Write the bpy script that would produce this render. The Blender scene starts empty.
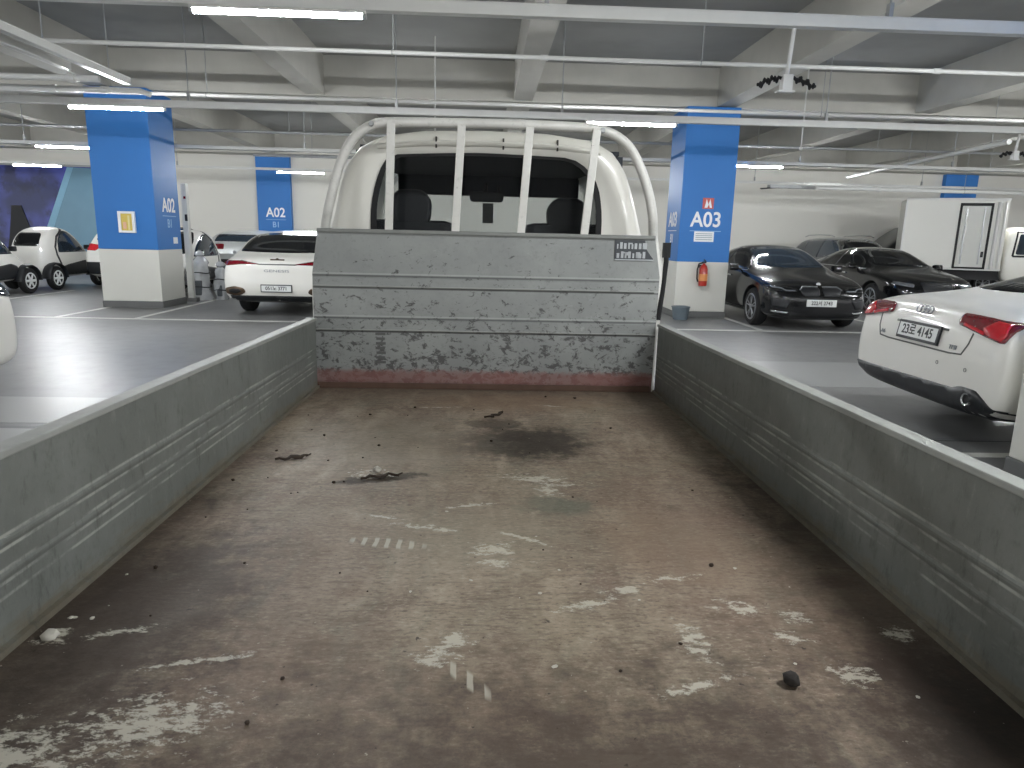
import bpy, bmesh, math, random
from math import sin, cos, pi, radians as R
from mathutils import Vector, Matrix
from mathutils.bvhtree import BVHTree
S = bpy.context.scene
COL = S.collection
random.seed(7)

# ------------------------------------------------------------------ camera, added ambient fill, exposure
F_PX = 690.0
yaw, pitch, roll = R(2.45), R(12.0), R(1.35)
fwd = Vector((sin(yaw)*cos(pitch), cos(yaw)*cos(pitch), -sin(pitch)))
r0 = Vector((cos(yaw), -sin(yaw), 0)); u0 = r0.cross(fwd)
rt = r0*cos(roll) + u0*sin(roll); up = -r0*sin(roll) + u0*cos(roll)
cam = bpy.data.cameras.new('camera'); camo = bpy.data.objects.new('camera', cam); COL.objects.link(camo)
M = Matrix((rt, up, -fwd)).transposed().to_4x4(); M.translation = Vector((0, 0, 1.45))
camo.matrix_world = M
cam.sensor_fit = 'HORIZONTAL'; cam.sensor_width = 36.0; cam.lens = 36.0*F_PX/1024
cam.clip_start = 0.05; cam.clip_end = 200
S.camera = camo
S.view_settings.view_transform = 'Standard'; S.view_settings.look = 'None'
S.view_settings.gamma = 1; S.view_settings.use_curve_mapping = False
S.view_settings.exposure = 0.97
S.cycles.diffuse_bounces = 6
TUBE_STRENGTH = 230.0
world = bpy.data.worlds.new('world'); S.world = world; world.use_nodes = True
bg = world.node_tree.nodes['Background']; bg.inputs[0].default_value = (0.97, 0.985, 1.0, 1); bg.inputs[1].default_value = 0.7  # uniform fill added to brighten the closed garage

# ------------------------------------------------------------------ materials
def lin(c):
    out = []
    for v in c[:3]:
        v /= 255.0
        out.append(v/12.92 if v <= .04045 else ((v+.055)/1.055)**2.4)
    return (*out, 1)
MATS = {}
def mat(name, rgb, rough=.5, metal=0, coat=0, vary=.08, scale=6, bump=0, emit=None, spec=.5):
    """principled material with a little procedural mottling"""
    if name in MATS: return MATS[name]
    m = bpy.data.materials.new(name); m.use_nodes = True; nt = m.node_tree; n = nt.nodes; L = nt.links
    b = n['Principled BSDF']; b.inputs['Roughness'].default_value = rough; b.inputs['Metallic'].default_value = metal
    b.inputs['Coat Weight'].default_value = coat; b.inputs['Coat Roughness'].default_value = .05
    b.inputs['Specular IOR Level'].default_value = spec
    c = lin(rgb)
    tc = n.new('ShaderNodeTexCoord'); no = n.new('ShaderNodeTexNoise'); no.inputs['Scale'].default_value = scale; no.inputs['Detail'].default_value = 5
    L.new(tc.outputs['Object'], no.inputs['Vector'])
    mx = n.new('ShaderNodeMix'); mx.data_type = 'RGBA'
    mx.inputs[6].default_value = (*[v*(1-vary) for v in c[:3]], 1); mx.inputs[7].default_value = (*[min(1, v*(1+vary)) for v in c[:3]], 1)
    L.new(no.outputs['Fac'], mx.inputs[0]); L.new(mx.outputs[2], b.inputs['Base Color'])
    if bump:
        bp = n.new('ShaderNodeBump'); bp.inputs['Strength'].default_value = bump; bp.inputs['Distance'].default_value = .01
        L.new(no.outputs['Fac'], bp.inputs['Height']); L.new(bp.outputs[0], b.inputs['Normal'])
    if emit:
        b.inputs['Emission Color'].default_value = (*emit[:3], 1); b.inputs['Emission Strength'].default_value = emit[3]
    MATS[name] = m; return m
def glass_mat(name, tint, refl=1.0):
    m = bpy.data.materials.new(name); m.use_nodes = True; nt = m.node_tree; n = nt.nodes; L = nt.links; n.clear()
    o = n.new('ShaderNodeOutputMaterial'); t = n.new('ShaderNodeBsdfTransparent'); t.inputs[0].default_value = (*tint, 1)
    g = n.new('ShaderNodeBsdfGlossy'); g.inputs['Roughness'].default_value = .03
    f = n.new('ShaderNodeFresnel'); f.inputs[0].default_value = 1.12; mx = n.new('ShaderNodeMixShader')
    L.new(f.outputs[0], mx.inputs[0]); L.new(t.outputs[0], mx.inputs[1]); L.new(g.outputs[0], mx.inputs[2]); L.new(mx.outputs[0], o.inputs[0])
    MATS[name] = m; return m
white_paint = mat('white_car_paint', (228, 226, 219), .35, coat=.6, vary=.02)
silver_paint = mat('silver_car_paint', (196, 199, 198), .35, .2, coat=.6, vary=.03)
black_paint = mat('black_car_paint', (9, 10, 13), .2, coat=.55, vary=.05, spec=.3)
grey_paint = mat('dark_grey_car_paint', (58, 60, 64), .25, .3, coat=1, vary=.05)
dark_glass = mat('tinted_car_glass', (14, 16, 19), .05, vary=.05, spec=.7)
smoke_glass = mat('smoky_car_glass', (40, 50, 60), .06, vary=.15, scale=2, spec=.7)
rubber = mat('black_rubber', (24, 24, 25), .75, vary=.15)
black_plastic = mat('black_plastic', (26, 28, 31), .45, vary=.15)
chrome = mat('bright_chrome', (205, 207, 208), .18, 1, vary=.03)
rim_metal = mat('alloy_rim', (150, 153, 156), .35, .7, vary=.08)
rim_white = mat('white_rim', (214, 216, 214), .4, vary=.04)
red_lens = mat('dark_red_lens', (112, 12, 26), .12, coat=1, vary=.35, scale=30)
red_bright = mat('bright_red_lens', (196, 26, 40), .12, coat=1, vary=.2, scale=40)
head_lens = mat('headlamp_lens', (120, 124, 130), .1, .4, coat=1, vary=.5, scale=25)
plate_white = mat('plate_white', (226, 228, 226), .45, vary=.03)
plate_ink = mat('plate_ink', (30, 32, 34), .5, vary=.05)
wall_white = mat('white_wall_paint', (216, 214, 206), .7, vary=.02, scale=1.2)
col_blue = mat('blue_column_paint', (40, 114, 188), .5, vary=.05, scale=2)
col_white = mat('white_column_paint', (216, 215, 207), .55, vary=.03, scale=3)
col_skirt = mat('grey_column_skirting', (104, 105, 104), .5, vary=.08)
sign_white = mat('white_sign_paint', (236, 238, 240), .5, vary=.02)
sign_pale = mat('pale_blue_sign_paint', (150, 190, 226), .5, vary=.02)
concrete = mat('ceiling_concrete', (148, 148, 145), .85, vary=.16, scale=1.6, bump=.1)
beam_mat = mat('beam_concrete', (182, 180, 172), .85, vary=.1, scale=3, bump=.1)
pipe_white = mat('white_painted_pipe', (208, 208, 204), .45, vary=.06, scale=9)
pipe_grey = mat('galvanised_conduit', (160, 162, 162), .4, .5, vary=.12, scale=14)
tube_glow = mat('lit_tube', (255, 255, 255), .4, emit=(.955, .98, 1.0, TUBE_STRENGTH))
line_white = mat('white_floor_paint', (214, 214, 208), .35, vary=.06, scale=9)
line_pale = mat('pale_grey_floor', (150, 151, 150), .36, spec=.35, vary=.05, scale=2)
line_dark = mat('dark_grey_floor_paint', (98, 100, 101), .36, vary=.05, scale=2)
cab_white = mat('white_cab_paint', (226, 224, 214), .3, coat=.5, vary=.03)
cab_dark = mat('dark_cab_lining', (38, 42, 48), .8, vary=.12)
seat_mat = mat('dark_seat_vinyl', (34, 36, 40), .6, vary=.12)
chassis_mat = mat('chassis_black', (30, 30, 31), .6, vary=.2)
gate_edge = mat('pale_worn_edge', (158, 160, 154), .6, 0, vary=.15, scale=30)
debris_dark = mat('dark_dirt_crumb', (56, 44, 34), .9, vary=.3, scale=40)
debris_pale = mat('pale_paint_flake', (206, 202, 190), .8, vary=.1, scale=40)
stone_mat = mat('dark_stone', (48, 44, 40), .85, vary=.3, scale=50, bump=.4)
yellow_card = mat('yellow_card', (214, 190, 96), .6, vary=.1, scale=20)
red_paint = mat('red_gloss_paint', (176, 44, 34), .3, coat=.5, vary=.06)
orange_label = mat('orange_label', (226, 150, 90), .5, vary=.06)
bucket_grey = mat('blue_grey_plastic', (104, 116, 124), .5, vary=.08)
bronze = mat('bronze_trim', (92, 76, 62), .3, .6, vary=.1)
bag_mat = mat('wrapped_plastic', (188, 190, 192), .25, coat=.8, vary=.3, scale=7)
van_dark = mat('dark_van_paint', (18, 19, 23), .3, coat=.8, vary=.06)
clear_glass = glass_mat('clear_pane', (.88, .89, .89))
shade_glass = glass_mat('windscreen_pane', (.84, .85, .85))

# ---- node helpers for the painted steel of the truck
class NT:
    def __init__(self, name, rough=.6, metal=0):
        m = bpy.data.materials.new(name); m.use_nodes = True; self.m = m; self.t = m.node_tree; self.n = self.t.nodes; self.L = self.t.links
        self.b = self.n['Principled BSDF']; self.b.inputs['Roughness'].default_value = rough; self.b.inputs['Metallic'].default_value = metal
        self.co = self.n.new('ShaderNodeTexCoord').outputs['Object']
    def noise(self, scale, detail=6, rough=.6, stretch=(1, 1, 1), off=(0, 0, 0), dist=0):
        mp = self.n.new('ShaderNodeMapping'); mp.inputs['Scale'].default_value = stretch; mp.inputs['Location'].default_value = off
        self.L.new(self.co, mp.inputs[0]); no = self.n.new('ShaderNodeTexNoise')
        no.inputs['Scale'].default_value = scale; no.inputs['Detail'].default_value = detail; no.inputs['Roughness'].default_value = rough; no.inputs['Distortion'].default_value = dist
        self.L.new(mp.outputs[0], no.inputs['Vector']); return no.outputs['Fac']
    def ramp(self, fac, lo, hi):
        r = self.n.new('ShaderNodeMapRange'); r.interpolation_type = 'SMOOTHSTEP'
        r.inputs[1].default_value = lo; r.inputs[2].default_value = hi; self.L.new(fac, r.inputs[0]); return r.outputs[0]
    def math(self, op, a, b):
        q = self.n.new('ShaderNodeMath'); q.operation = op
        for i, v in enumerate((a, b)):
            if hasattr(v, 'is_linked'): self.L.new(v, q.inputs[i])
            else: q.inputs[i].default_value = v
        return q.outputs[0]
    def mix(self, fac, a, b):
        q = self.n.new('ShaderNodeMix'); q.data_type = 'RGBA'
        if hasattr(fac, 'is_linked'): self.L.new(fac, q.inputs[0])
        else: q.inputs[0].default_value = fac
        for i, v in ((6, a), (7, b)):
            if hasattr(v, 'is_linked'): self.L.new(v, q.inputs[i])
            else: q.inputs[i].default_value = lin(v)
        return q.outputs[2]
    def blob(self, x, y, z, sx, sy, sz, ang=0, axis=2):
        """0..1 falling off inside an ellipsoid"""
        mp = self.n.new('ShaderNodeMapping'); mp.vector_type = 'TEXTURE'
        mp.inputs['Location'].default_value = (x, y, z); rot = [0, 0, 0]; rot[axis] = ang
        mp.inputs['Rotation'].default_value = rot; mp.inputs['Scale'].default_value = (sx, sy, sz)
        self.L.new(self.co, mp.inputs[0]); g = self.n.new('ShaderNodeVectorMath'); g.operation = 'LENGTH'
        self.L.new(mp.outputs[0], g.inputs[0]); return self.math('SUBTRACT', 1.0, g.outputs['Value'])
    def sep(self, i):
        s = self.n.new('ShaderNodeSeparateXYZ'); self.L.new(self.co, s.inputs[0]); return s.outputs[i]
    def bump(self, h, st=.3, d=.004):
        q = self.n.new('ShaderNodeBump'); q.inputs['Strength'].default_value = st; q.inputs['Distance'].default_value = d
        self.L.new(h, q.inputs['Height']); self.L.new(q.outputs[0], self.b.inputs['Normal'])
    def color(self, c): self.L.new(c, self.b.inputs['Base Color']); return self.m

def bed_material():
    t = NT('worn_brown_bed_paint', .62)
    big = t.noise(2.2, 5, .6); streak = t.noise(5, 6, .65, (1.6, .55, 1), (3, 1, 0), .6); fine = t.noise(60, 4, .7)
    mid = t.noise(9, 6, .65, (1, .8, 1), (7, 2, 0), .4); arcs = t.noise(3.5, 6, .7, (1.3, .5, 1), (1, 9, 0), 2.2)
    grain = t.noise(26, 6, .75, (.35, 1.9, 1), (6, 6, 1)); grain2 = t.noise(120, 3, .7, (.6, 1.2, 1), (2, 6, 1))
    c = t.mix(t.ramp(big, .36, .66), (132, 114, 99), (146, 133, 114))
    c = t.mix(t.ramp(streak, .42, .70), c, (170, 154, 134))
    c = t.mix(t.math('MULTIPLY', t.ramp(mid, .50, .72), .6), c, (104, 88, 76))
    c = t.mix(t.math('MULTIPLY', t.ramp(arcs, .50, .70), .55), c, (128, 126, 110))
    c = t.mix(t.math('MULTIPLY', t.ramp(fine, .55, .8), .35), c, (196, 184, 166))
    c = t.mix(t.math('MULTIPLY', t.ramp(t.noise(38, 5, .7, off=(5, 5, 0)), .58, .74), .55), c, (74, 62, 54))
    c = t.mix(t.math('MULTIPLY', t.ramp(grain, .50, .68), .60), c, (98, 84, 73)); c = t.mix(t.math('MULTIPLY', t.ramp(grain, .48, .30), .38), c, (182, 166, 144))
    c = t.mix(t.math('MULTIPLY', t.ramp(grain2, .52, .70), .55), c, (84, 74, 64)); c = t.mix(t.math('MULTIPLY', t.ramp(grain2, .47, .30), .45), c, (196, 184, 164))
    # side grime mixed with painted gate shadow, darker headboard end, grimy near right corner
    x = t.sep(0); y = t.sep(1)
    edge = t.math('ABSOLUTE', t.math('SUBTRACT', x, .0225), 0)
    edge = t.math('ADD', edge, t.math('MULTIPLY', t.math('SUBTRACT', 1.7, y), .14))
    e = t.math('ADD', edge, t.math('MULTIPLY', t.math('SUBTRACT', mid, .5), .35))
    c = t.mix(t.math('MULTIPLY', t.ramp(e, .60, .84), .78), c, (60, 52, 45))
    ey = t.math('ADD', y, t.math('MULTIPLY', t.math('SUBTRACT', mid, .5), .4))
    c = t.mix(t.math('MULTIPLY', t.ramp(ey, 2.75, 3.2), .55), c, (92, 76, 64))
    dirt = t.noise(16, 6, .75, off=(2, 2, 2)); patch = t.noise(40, 7, .8, (.7, 1.2, 1), off=(4, 8, 1))
    def blotch(bl, lo, hi, amt, nz): return t.math('ADD', bl, t.math('MULTIPLY', t.math('SUBTRACT', nz, .5), amt))
    for (px, py, sx, sy, a, col, k, lo, hi) in [
            (.16, 2.33, .30, .27, .2, (44, 38, 32), .85, -.05, .6), (.03, 2.58, .16, .1, .1, (60, 52, 44), .6, .1, .5), (.78, .80, .22, .42, 0, (40, 36, 33), .85, .1, .6),
            (.55, 1.5, .3, .9, .2, (108, 84, 70), .35, .05, .7), (-.1, .9, .5, .3, 0, (142, 122, 104), .4, .05, .7),
            (-.45, 1.35, .35, .9, .15, (122, 98, 82), .35, .05, .7), (-.3, 2.3, .45, .6, 0, (152, 142, 128), .45, .05, .7),
            (.2, 1.72, .14, .1, 0, (84, 96, 84), .55, .1, .6), (.15, 2.95, .6, .25, 0, (150, 122, 96), .4, .05, .7),
            (-.30, 1.93, .16, .05, .3, (50, 42, 34), .8, .15, .5), (.15, .66, 1.2, .50, 0, (72, 61, 53), .8, .05, .8), (-.62, 1.15, .26, .6, 0, (58, 48, 42), .75, .05, .7), (.0, 1.55, .35, .35, 0, (152, 142, 124), .4, .05, .7), (.45, 1.5, .25, .3, .3, (150, 128, 108), .4, .05, .7)]:  # broad near-end blob paints the weaker light there into the colour
        c = t.mix(t.math('MULTIPLY', t.ramp(blotch(t.blob(px, py, .773, sx, sy, 1, a), lo, hi, 1.6, dirt), lo, hi), k), c, col)
    marks = [(.174, 1.93, .17, .07, -.3), (.19, 1.85, .05, .10, 0), (-.245, 1.636, .09, .018, -.35), (-.13, 1.57, .12, .022, -.25), (.03, 1.45, .09, .06, 0), (.12, 1.50, .13, .016, -.6),
             (.21, 1.205, .10, .03, .35), (.29, 1.26, .07, .035, .3), (.40, 1.31, .11, .020, .25), (.50, 1.19, .07, .045, 0), (.378, 1.08, .04, .10, .1), (.04, 1.38, .08, .03, 0),
             (-.04, 1.08, .05, .06, 0), (-.07, 1.03, .06, .05, 0), (-.47, .87, .17, .10, .2), (-.64, .80, .20, .10, .1), (-.70, .83, .12, .07, .1), (.60, 1.16, .05, .04, 0), (.77, 1.10, .05, .04, 0),
             (-.33, 1.97, .10, .06, 0), (.56, 1.09, .05, .03, 0), (-.65, 1.10, .12, .02, .3), (-.73, 1.09, .05, .04, 0), (-.03, 1.72, .1, .02, .2), (.62, .98, .05, .05, 0),
             (.35, .95, .12, .02, .4), (-.45, 1.02, .14, .015, .25), (-.2, 2.85, .2, .012, .1), (.3, 2.9, .1, .015, -.2)]
    tot = None
    for (px, py, sx, sy, a) in marks:
        b = t.blob(px, py, .773, sx*1.2, sy*1.2, 1, a); tot = b if tot is None else t.math('MAXIMUM', tot, b)
    mk = t.ramp(t.math('ADD', tot, t.math('MULTIPLY', t.math('SUBTRACT', patch, .575), 4.0)), .26, .60)
    c = t.mix(t.math('MULTIPLY', mk, .8), c, (208, 203, 188))
    # a row of short pale dashes left by a pallet, and scattered specks
    dash = t.n.new('ShaderNodeTexWave'); dash.inputs['Scale'].default_value = 11; dash.inputs['Distortion'].default_value = 1.5; t.L.new(t.co, dash.inputs[0])
    for (px, py, sx, sy, a) in [(-.215, 1.48, .13, .035, -.2), (-.02, .97, .09, .02, -.9)]:
        d = t.math('MULTIPLY', t.ramp(t.blob(px, py, .773, sx, sy, 1, a), .1, .5), t.ramp(dash.outputs['Fac'], .6, .8))
        c = t.mix(t.math('MULTIPLY', d, .8), c, (196, 190, 174))
    c = t.mix(t.math('MULTIPLY', t.ramp(t.noise(75, 3, .6, off=(9, 1, 4)), .70, .76), .75), c, (190, 182, 166))
    c = t.mix(t.math('MULTIPLY', t.ramp(t.noise(52, 3, .6, off=(1, 7, 4)), .69, .75), .8), c, (48, 40, 34))
    t.L.new(t.ramp(big, .1, 1.4), t.b.inputs['Roughness']); t.b.inputs['Specular IOR Level'].default_value = .35
    rr = t.n.new('ShaderNodeMapRange'); rr.inputs[3].default_value = .48; rr.inputs[4].default_value = .75; t.L.new(mid, rr.inputs[0]); t.L.new(rr.outputs[0], t.b.inputs['Roughness'])
    t.bump(t.math('ADD', fine, mid), .25, .004)
    return t.color(c)
def steel_material(name, base, light, chip, chips=.62, axis_stretch=(1, 1, 1), red=False, k=.8, wear=(), folds=()):
    t = NT(name, .5, .15)
    big = t.noise(3, 5, .6); fine = t.noise(45, 4, .7); ch = t.noise(27, 6, .75, axis_stretch, (3, 3, 3), .5); sc = t.noise(14, 5, .7, axis_stretch, (8, 1, 1))
    c = t.mix(t.ramp(big, .35, .68), base, light)
    c = t.mix(t.math('MULTIPLY', t.ramp(fine, .5, .78), .4), c, [v*.82 for v in base])
    c = t.mix(t.math('MULTIPLY', t.ramp(sc, .64, .76), .35), c, [min(255, v*1.22) for v in light])
    low = t.ramp(t.sep(2), 1.45, .85) if red else None
    chm = t.ramp(ch, chips, chips+.06)
    if red:
        z = t.sep(2); zz = t.math('MULTIPLY', t.math('SUBTRACT', 1.5, z), .20)
        chm = t.ramp(t.math('ADD', ch, zz), chips+.03, chips+.10)
    c = t.mix(t.math('MULTIPLY', chm, k), c, chip)
    if red:
        zr = t.math('ADD', t.sep(2), t.math('MULTIPLY', t.math('SUBTRACT', fine, .5), .05))
        c = t.mix(t.math('MULTIPLY', t.ramp(zr, .875, .845), t.math('ADD', .35, t.math('MULTIPLY', big, .8))), c, (138, 92, 86))
        c = t.mix(t.math('MULTIPLY', t.ramp(zr, .815, .780), .7), c, (74, 58, 50))
    if not red:
        zr = t.math('ADD', t.sep(2), t.math('MULTIPLY', t.math('SUBTRACT', ch, .5), .12))
        c = t.mix(t.math('MULTIPLY', t.ramp(zr, .82, .775), .65), c, (120, 108, 86))
    if wear:
        z = t.sep(2); wn = t.noise(9, 5, .7, (1, .6, 1), (3, 4, 5)); wob = t.math('ADD', z, t.math('MULTIPLY', t.math('SUBTRACT', t.noise(1.5, 2, .5), .5), .006))
        for zc in wear:
            d = t.math('ABSOLUTE', t.math('SUBTRACT', wob, zc), 0); m_ = t.math('MULTIPLY', t.ramp(d, .0045, .001), t.ramp(wn, .40, .62))
            c = t.mix(t.math('MULTIPLY', m_, .85), c, (186, 188, 180))
        v = t.noise(30, 5, .75, (1, 1, .35), (1, 2, 8)); c = t.mix(t.math('MULTIPLY', t.ramp(v, .52, .72), .55), c, (82, 84, 78)); c = t.mix(t.math('MULTIPLY', t.ramp(v, .44, .28), .30), c, (160, 162, 154))
    for zc in folds:
        d = t.math('ABSOLUTE', t.math('SUBTRACT', t.sep(2), zc), 0); c = t.mix(t.math('MULTIPLY', t.ramp(d, .0055, .002), .62), c, (70, 71, 70))
        d = t.math('ABSOLUTE', t.math('SUBTRACT', t.sep(2), zc+.009), 0); c = t.mix(t.math('MULTIPLY', t.ramp(d, .005, .002), .45), c, (186, 188, 184))
    t.bump(fine, .12, .003)
    return t.color(c)
BZ0 = .773
frame_white = steel_material('worn_white_frame_paint', (214, 213, 206), (226, 225, 219), (104, 92, 78), .64, k=.75)
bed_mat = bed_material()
gate_mat = steel_material('grey_gate_paint', (118, 121, 116), (132, 135, 130), (176, 178, 172), .665, (.5, .35, 1.6), k=.6, wear=(BZ0+.19, BZ0+.167, BZ0+.134, BZ0+.112, BZ0+.088))
head_mat = steel_material('chipped_grey_headboard_paint', (138, 141, 139), (152, 155, 152), (62, 60, 60), .585, (.8, 1, 1.1), red=True, k=.8, folds=(1.303, 1.246, 1.107, 1.043))
rib_mat = steel_material('grey_rib_paint', (136, 140, 138), (150, 154, 152), (70, 68, 66), .62, (.8, 1, 1), k=.6)
def floor_material():
    t = NT('grey_epoxy_floor', .3)
    a = t.noise(.35, 4, .5); b = t.noise(5, 5, .6); f = t.noise(40, 3, .6)
    c = t.mix(t.ramp(a, .35, .65), (116, 117, 117), (130, 130, 129))
    c = t.mix(t.math('MULTIPLY', t.ramp(b, .45, .75), .3), c, (110, 111, 110))
    rr = t.n.new('ShaderNodeMapRange'); rr.inputs[3].default_value = .30; rr.inputs[4].default_value = .40; t.L.new(b, rr.inputs[0]); t.L.new(rr.outputs[0], t.b.inputs['Roughness'])
    t.b.inputs['Specular IOR Level'].default_value = .32
    return t.color(c)

# ------------------------------------------------------------------ mesh helpers
class MB:
    def __init__(self): self.bm = bmesh.new()
    def box(self, c, s, rot=None):
        g = bmesh.ops.create_cube(self.bm, size=1); m = Matrix.Diagonal((*s, 1))
        if rot is not None: m = rot.to_4x4() @ m
        m = Matrix.Translation(c) @ m
        bmesh.ops.transform(self.bm, matrix=m, verts=g['verts']); return self
    def bb(self, x0, x1, y0, y1, z0, z1): return self.box(((x0+x1)/2, (y0+y1)/2, (z0+z1)/2), (x1-x0, y1-y0, z1-z0))
    def tube(self, pts, r, seg=10, closed=False, ry=None, cap=True):
        pts = [Vector(p) for p in pts]; n = len(pts); rings = []
        t0 = (pts[1]-pts[0]).normalized(); a = Vector((0, 0, 1)) if abs(t0.z) < .9 else Vector((0, 1, 0)); u = t0.cross(a).normalized()
        for i, p in enumerate(pts):
            if closed: t = (pts[(i+1) % n]-pts[i-1]).normalized()
            else: t = (pts[min(i+1, n-1)]-pts[max(i-1, 0)]).normalized()
            u = (u - t*u.dot(t)).normalized(); v = t.cross(u)
            rr = r[i] if isinstance(r, (list, tuple)) else r; r2 = rr if ry is None else ry
            rings.append([self.bm.verts.new(p + u*cos(2*pi*k/seg)*rr + v*sin(2*pi*k/seg)*r2) for k in range(seg)])
        for i in range(n if closed else n-1):
            A, B = rings[i], rings[(i+1) % n]
            for k in range(seg): self.bm.faces.new((A[k], A[(k+1) % seg], B[(k+1) % seg], B[k]))
        if not closed and cap: self.bm.faces.new(rings[0][::-1]); self.bm.faces.new(rings[-1])
        return self
    def cyl(self, p0, p1, r, seg=16, r1=None): return self.tube([p0, p1], [r, r if r1 is None else r1], seg)
    def lathe(self, prof, c=(0, 0, 0), axis='z', seg=24):
        rings = []
        for (r, h) in prof:
            ring = []
            for k in range(seg):
                a = 2*pi*k/seg; p = (cos(a)*r, sin(a)*r, h) if axis == 'z' else ((h, cos(a)*r, sin(a)*r) if axis == 'x' else (cos(a)*r, h, sin(a)*r))
                ring.append(self.bm.verts.new(Vector(p)+Vector(c)))
            rings.append(ring)
        for A, B in zip(rings, rings[1:]):
            for k in range(seg): self.bm.faces.new((A[k], A[(k+1) % seg], B[(k+1) % seg], B[k]))
        self.bm.faces.new(rings[0][::-1]); self.bm.faces.new(rings[-1]); return self
    def prism(self, poly, a, b, plane='xz'):
        """polygon in a plane, extruded from a to b along the third axis"""
        def P(p, h): return {'xz': (p[0], h, p[1]), 'xy': (p[0], p[1], h), 'yz': (h, p[0], p[1])}[plane]
        A = [self.bm.verts.new(P(p, a)) for p in poly]; B = [self.bm.verts.new(P(p, b)) for p in poly]; n = len(poly)
        self.bm.faces.new(A[::-1]); self.bm.faces.new(B)
        for k in range(n): self.bm.faces.new((A[k], A[(k+1) % n], B[(k+1) % n], B[k]))
        return self
    def ring_prism(self, outer, inner, a, b, plane='xz'):
        """plate with a hole: outer and inner have the same number of points"""
        def P(p, h): return {'xz': (p[0], h, p[1]), 'xy': (p[0], p[1], h), 'yz': (h, p[0], p[1])}[plane]
        V = [[self.bm.verts.new(P(p, h)) for p in q] for q in (outer, inner) for h in (a, b)]; n = len(outer); oa, ob, ia, ib = V
        for k in range(n):
            j = (k+1) % n
            for f in ((oa[k], oa[j], ob[j], ob[k]), (ia[j], ia[k], ib[k], ib[j]), (oa[j], oa[k], ia[k], ia[j]), (ob[k], ob[j], ib[j], ib[k])): self.bm.faces.new(f)
        return self
    def build(self, name, m, parent=None, smooth=None, bevel=0, sub=0, loc=None, rotz=0):
        bm = self.bm; bmesh.ops.recalc_face_normals(bm, faces=bm.faces)
        if bevel:
            es = [e for e in bm.edges if len(e.link_faces) == 2 and e.calc_face_angle(0) > R(35)]
            bmesh.ops.bevel(bm, geom=es, offset=bevel, segments=2, profile=.6, affect='EDGES')
        me = bpy.data.meshes.new(name); bm.to_mesh(me); bm.free()
        o = bpy.data.objects.new(name, me); COL.objects.link(o)
        me.materials.append(m)
        if smooth is not None:
            for p in me.polygons: p.use_smooth = True
            if smooth < 180: me.set_sharp_from_angle(angle=R(smooth))
        if sub: s = o.modifiers.new('sub', 'SUBSURF'); s.levels = s.render_levels = sub
        if parent: o.parent = parent
        if loc is not None: o.location = loc
        if rotz: o.rotation_euler = (0, 0, rotz)
        return o
def tag(o, label, cat, group=None):
    o['label'] = label; o['category'] = cat
    if group: o['group'] = group
    return o
def thing(name, label, cat, loc=(0, 0, 0), rotz=0, group=None):
    o = bpy.data.objects.new(name, None); COL.objects.link(o); o.empty_display_size = .1
    o.location = loc; o.rotation_euler = (0, 0, rotz); return tag(o, label, cat, group)
def struct(o, label=None, cat=None):
    o['kind'] = 'structure'
    if label: o['label'] = label
    if cat: o['category'] = cat
    return o
def copy_thing(root, loc=None, rotz=None, label=None, group=None):
    r = root.copy(); COL.objects.link(r)
    if loc is not None: r.location = loc
    if rotz is not None: r.rotation_euler = (0, 0, rotz)
    if label: r['label'] = label
    if group: r['group'] = group
    for ch in list(root.children):
        c = ch.copy(); COL.objects.link(c); c.parent = r
        for g in list(ch.children):
            d = g.copy(); COL.objects.link(d); d.parent = c
    return r
def text_mesh(name, body, size, m, parent, mtx, extrude=.002, sx=1.0, bold=0):
    cu = bpy.data.curves.new('t', 'FONT'); cu.body = body; cu.size = size; cu.align_x = 'CENTER'; cu.align_y = 'CENTER'; cu.extrude = extrude; cu.offset = bold
    o = bpy.data.objects.new('t', cu); COL.objects.link(o)
    dg = bpy.context.evaluated_depsgraph_get(); dg.update()
    me = bpy.data.meshes.new_from_object(o.evaluated_get(dg)); bpy.data.objects.remove(o); bpy.data.curves.remove(cu)
    me.transform(mtx @ Matrix.Diagonal((sx, 1, 1, 1))); me.materials.clear(); me.materials.append(m); me.name = name
    q = bpy.data.objects.new(name, me); COL.objects.link(q); q.parent = parent; return q
def facing(loc, n, upv=(0, 0, 1)):
    """matrix putting local +Z along n and local +Y up"""
    z = Vector(n).normalized(); x = Vector(upv).cross(z).normalized(); y = z.cross(x)
    m = Matrix((x, y, z)).transposed().to_4x4(); m.translation = loc; return m
def rounded(pts, r, n=5):
    out = []; N = len(pts)
    for i in range(N):
        p = Vector(pts[i]); a = (Vector(pts[i-1])-p); b = (Vector(pts[(i+1) % N])-p)
        ri = r[i] if isinstance(r, (list, tuple)) else r; d = min(ri, a.length*.45, b.length*.45)
        p0 = p+a.normalized()*d; p1 = p+b.normalized()*d
        for k in range(n+1):
            t = k/n; out.append(tuple(p0*(1-t)**2 + p*2*t*(1-t) + p1*t*t))
    return out

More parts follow.
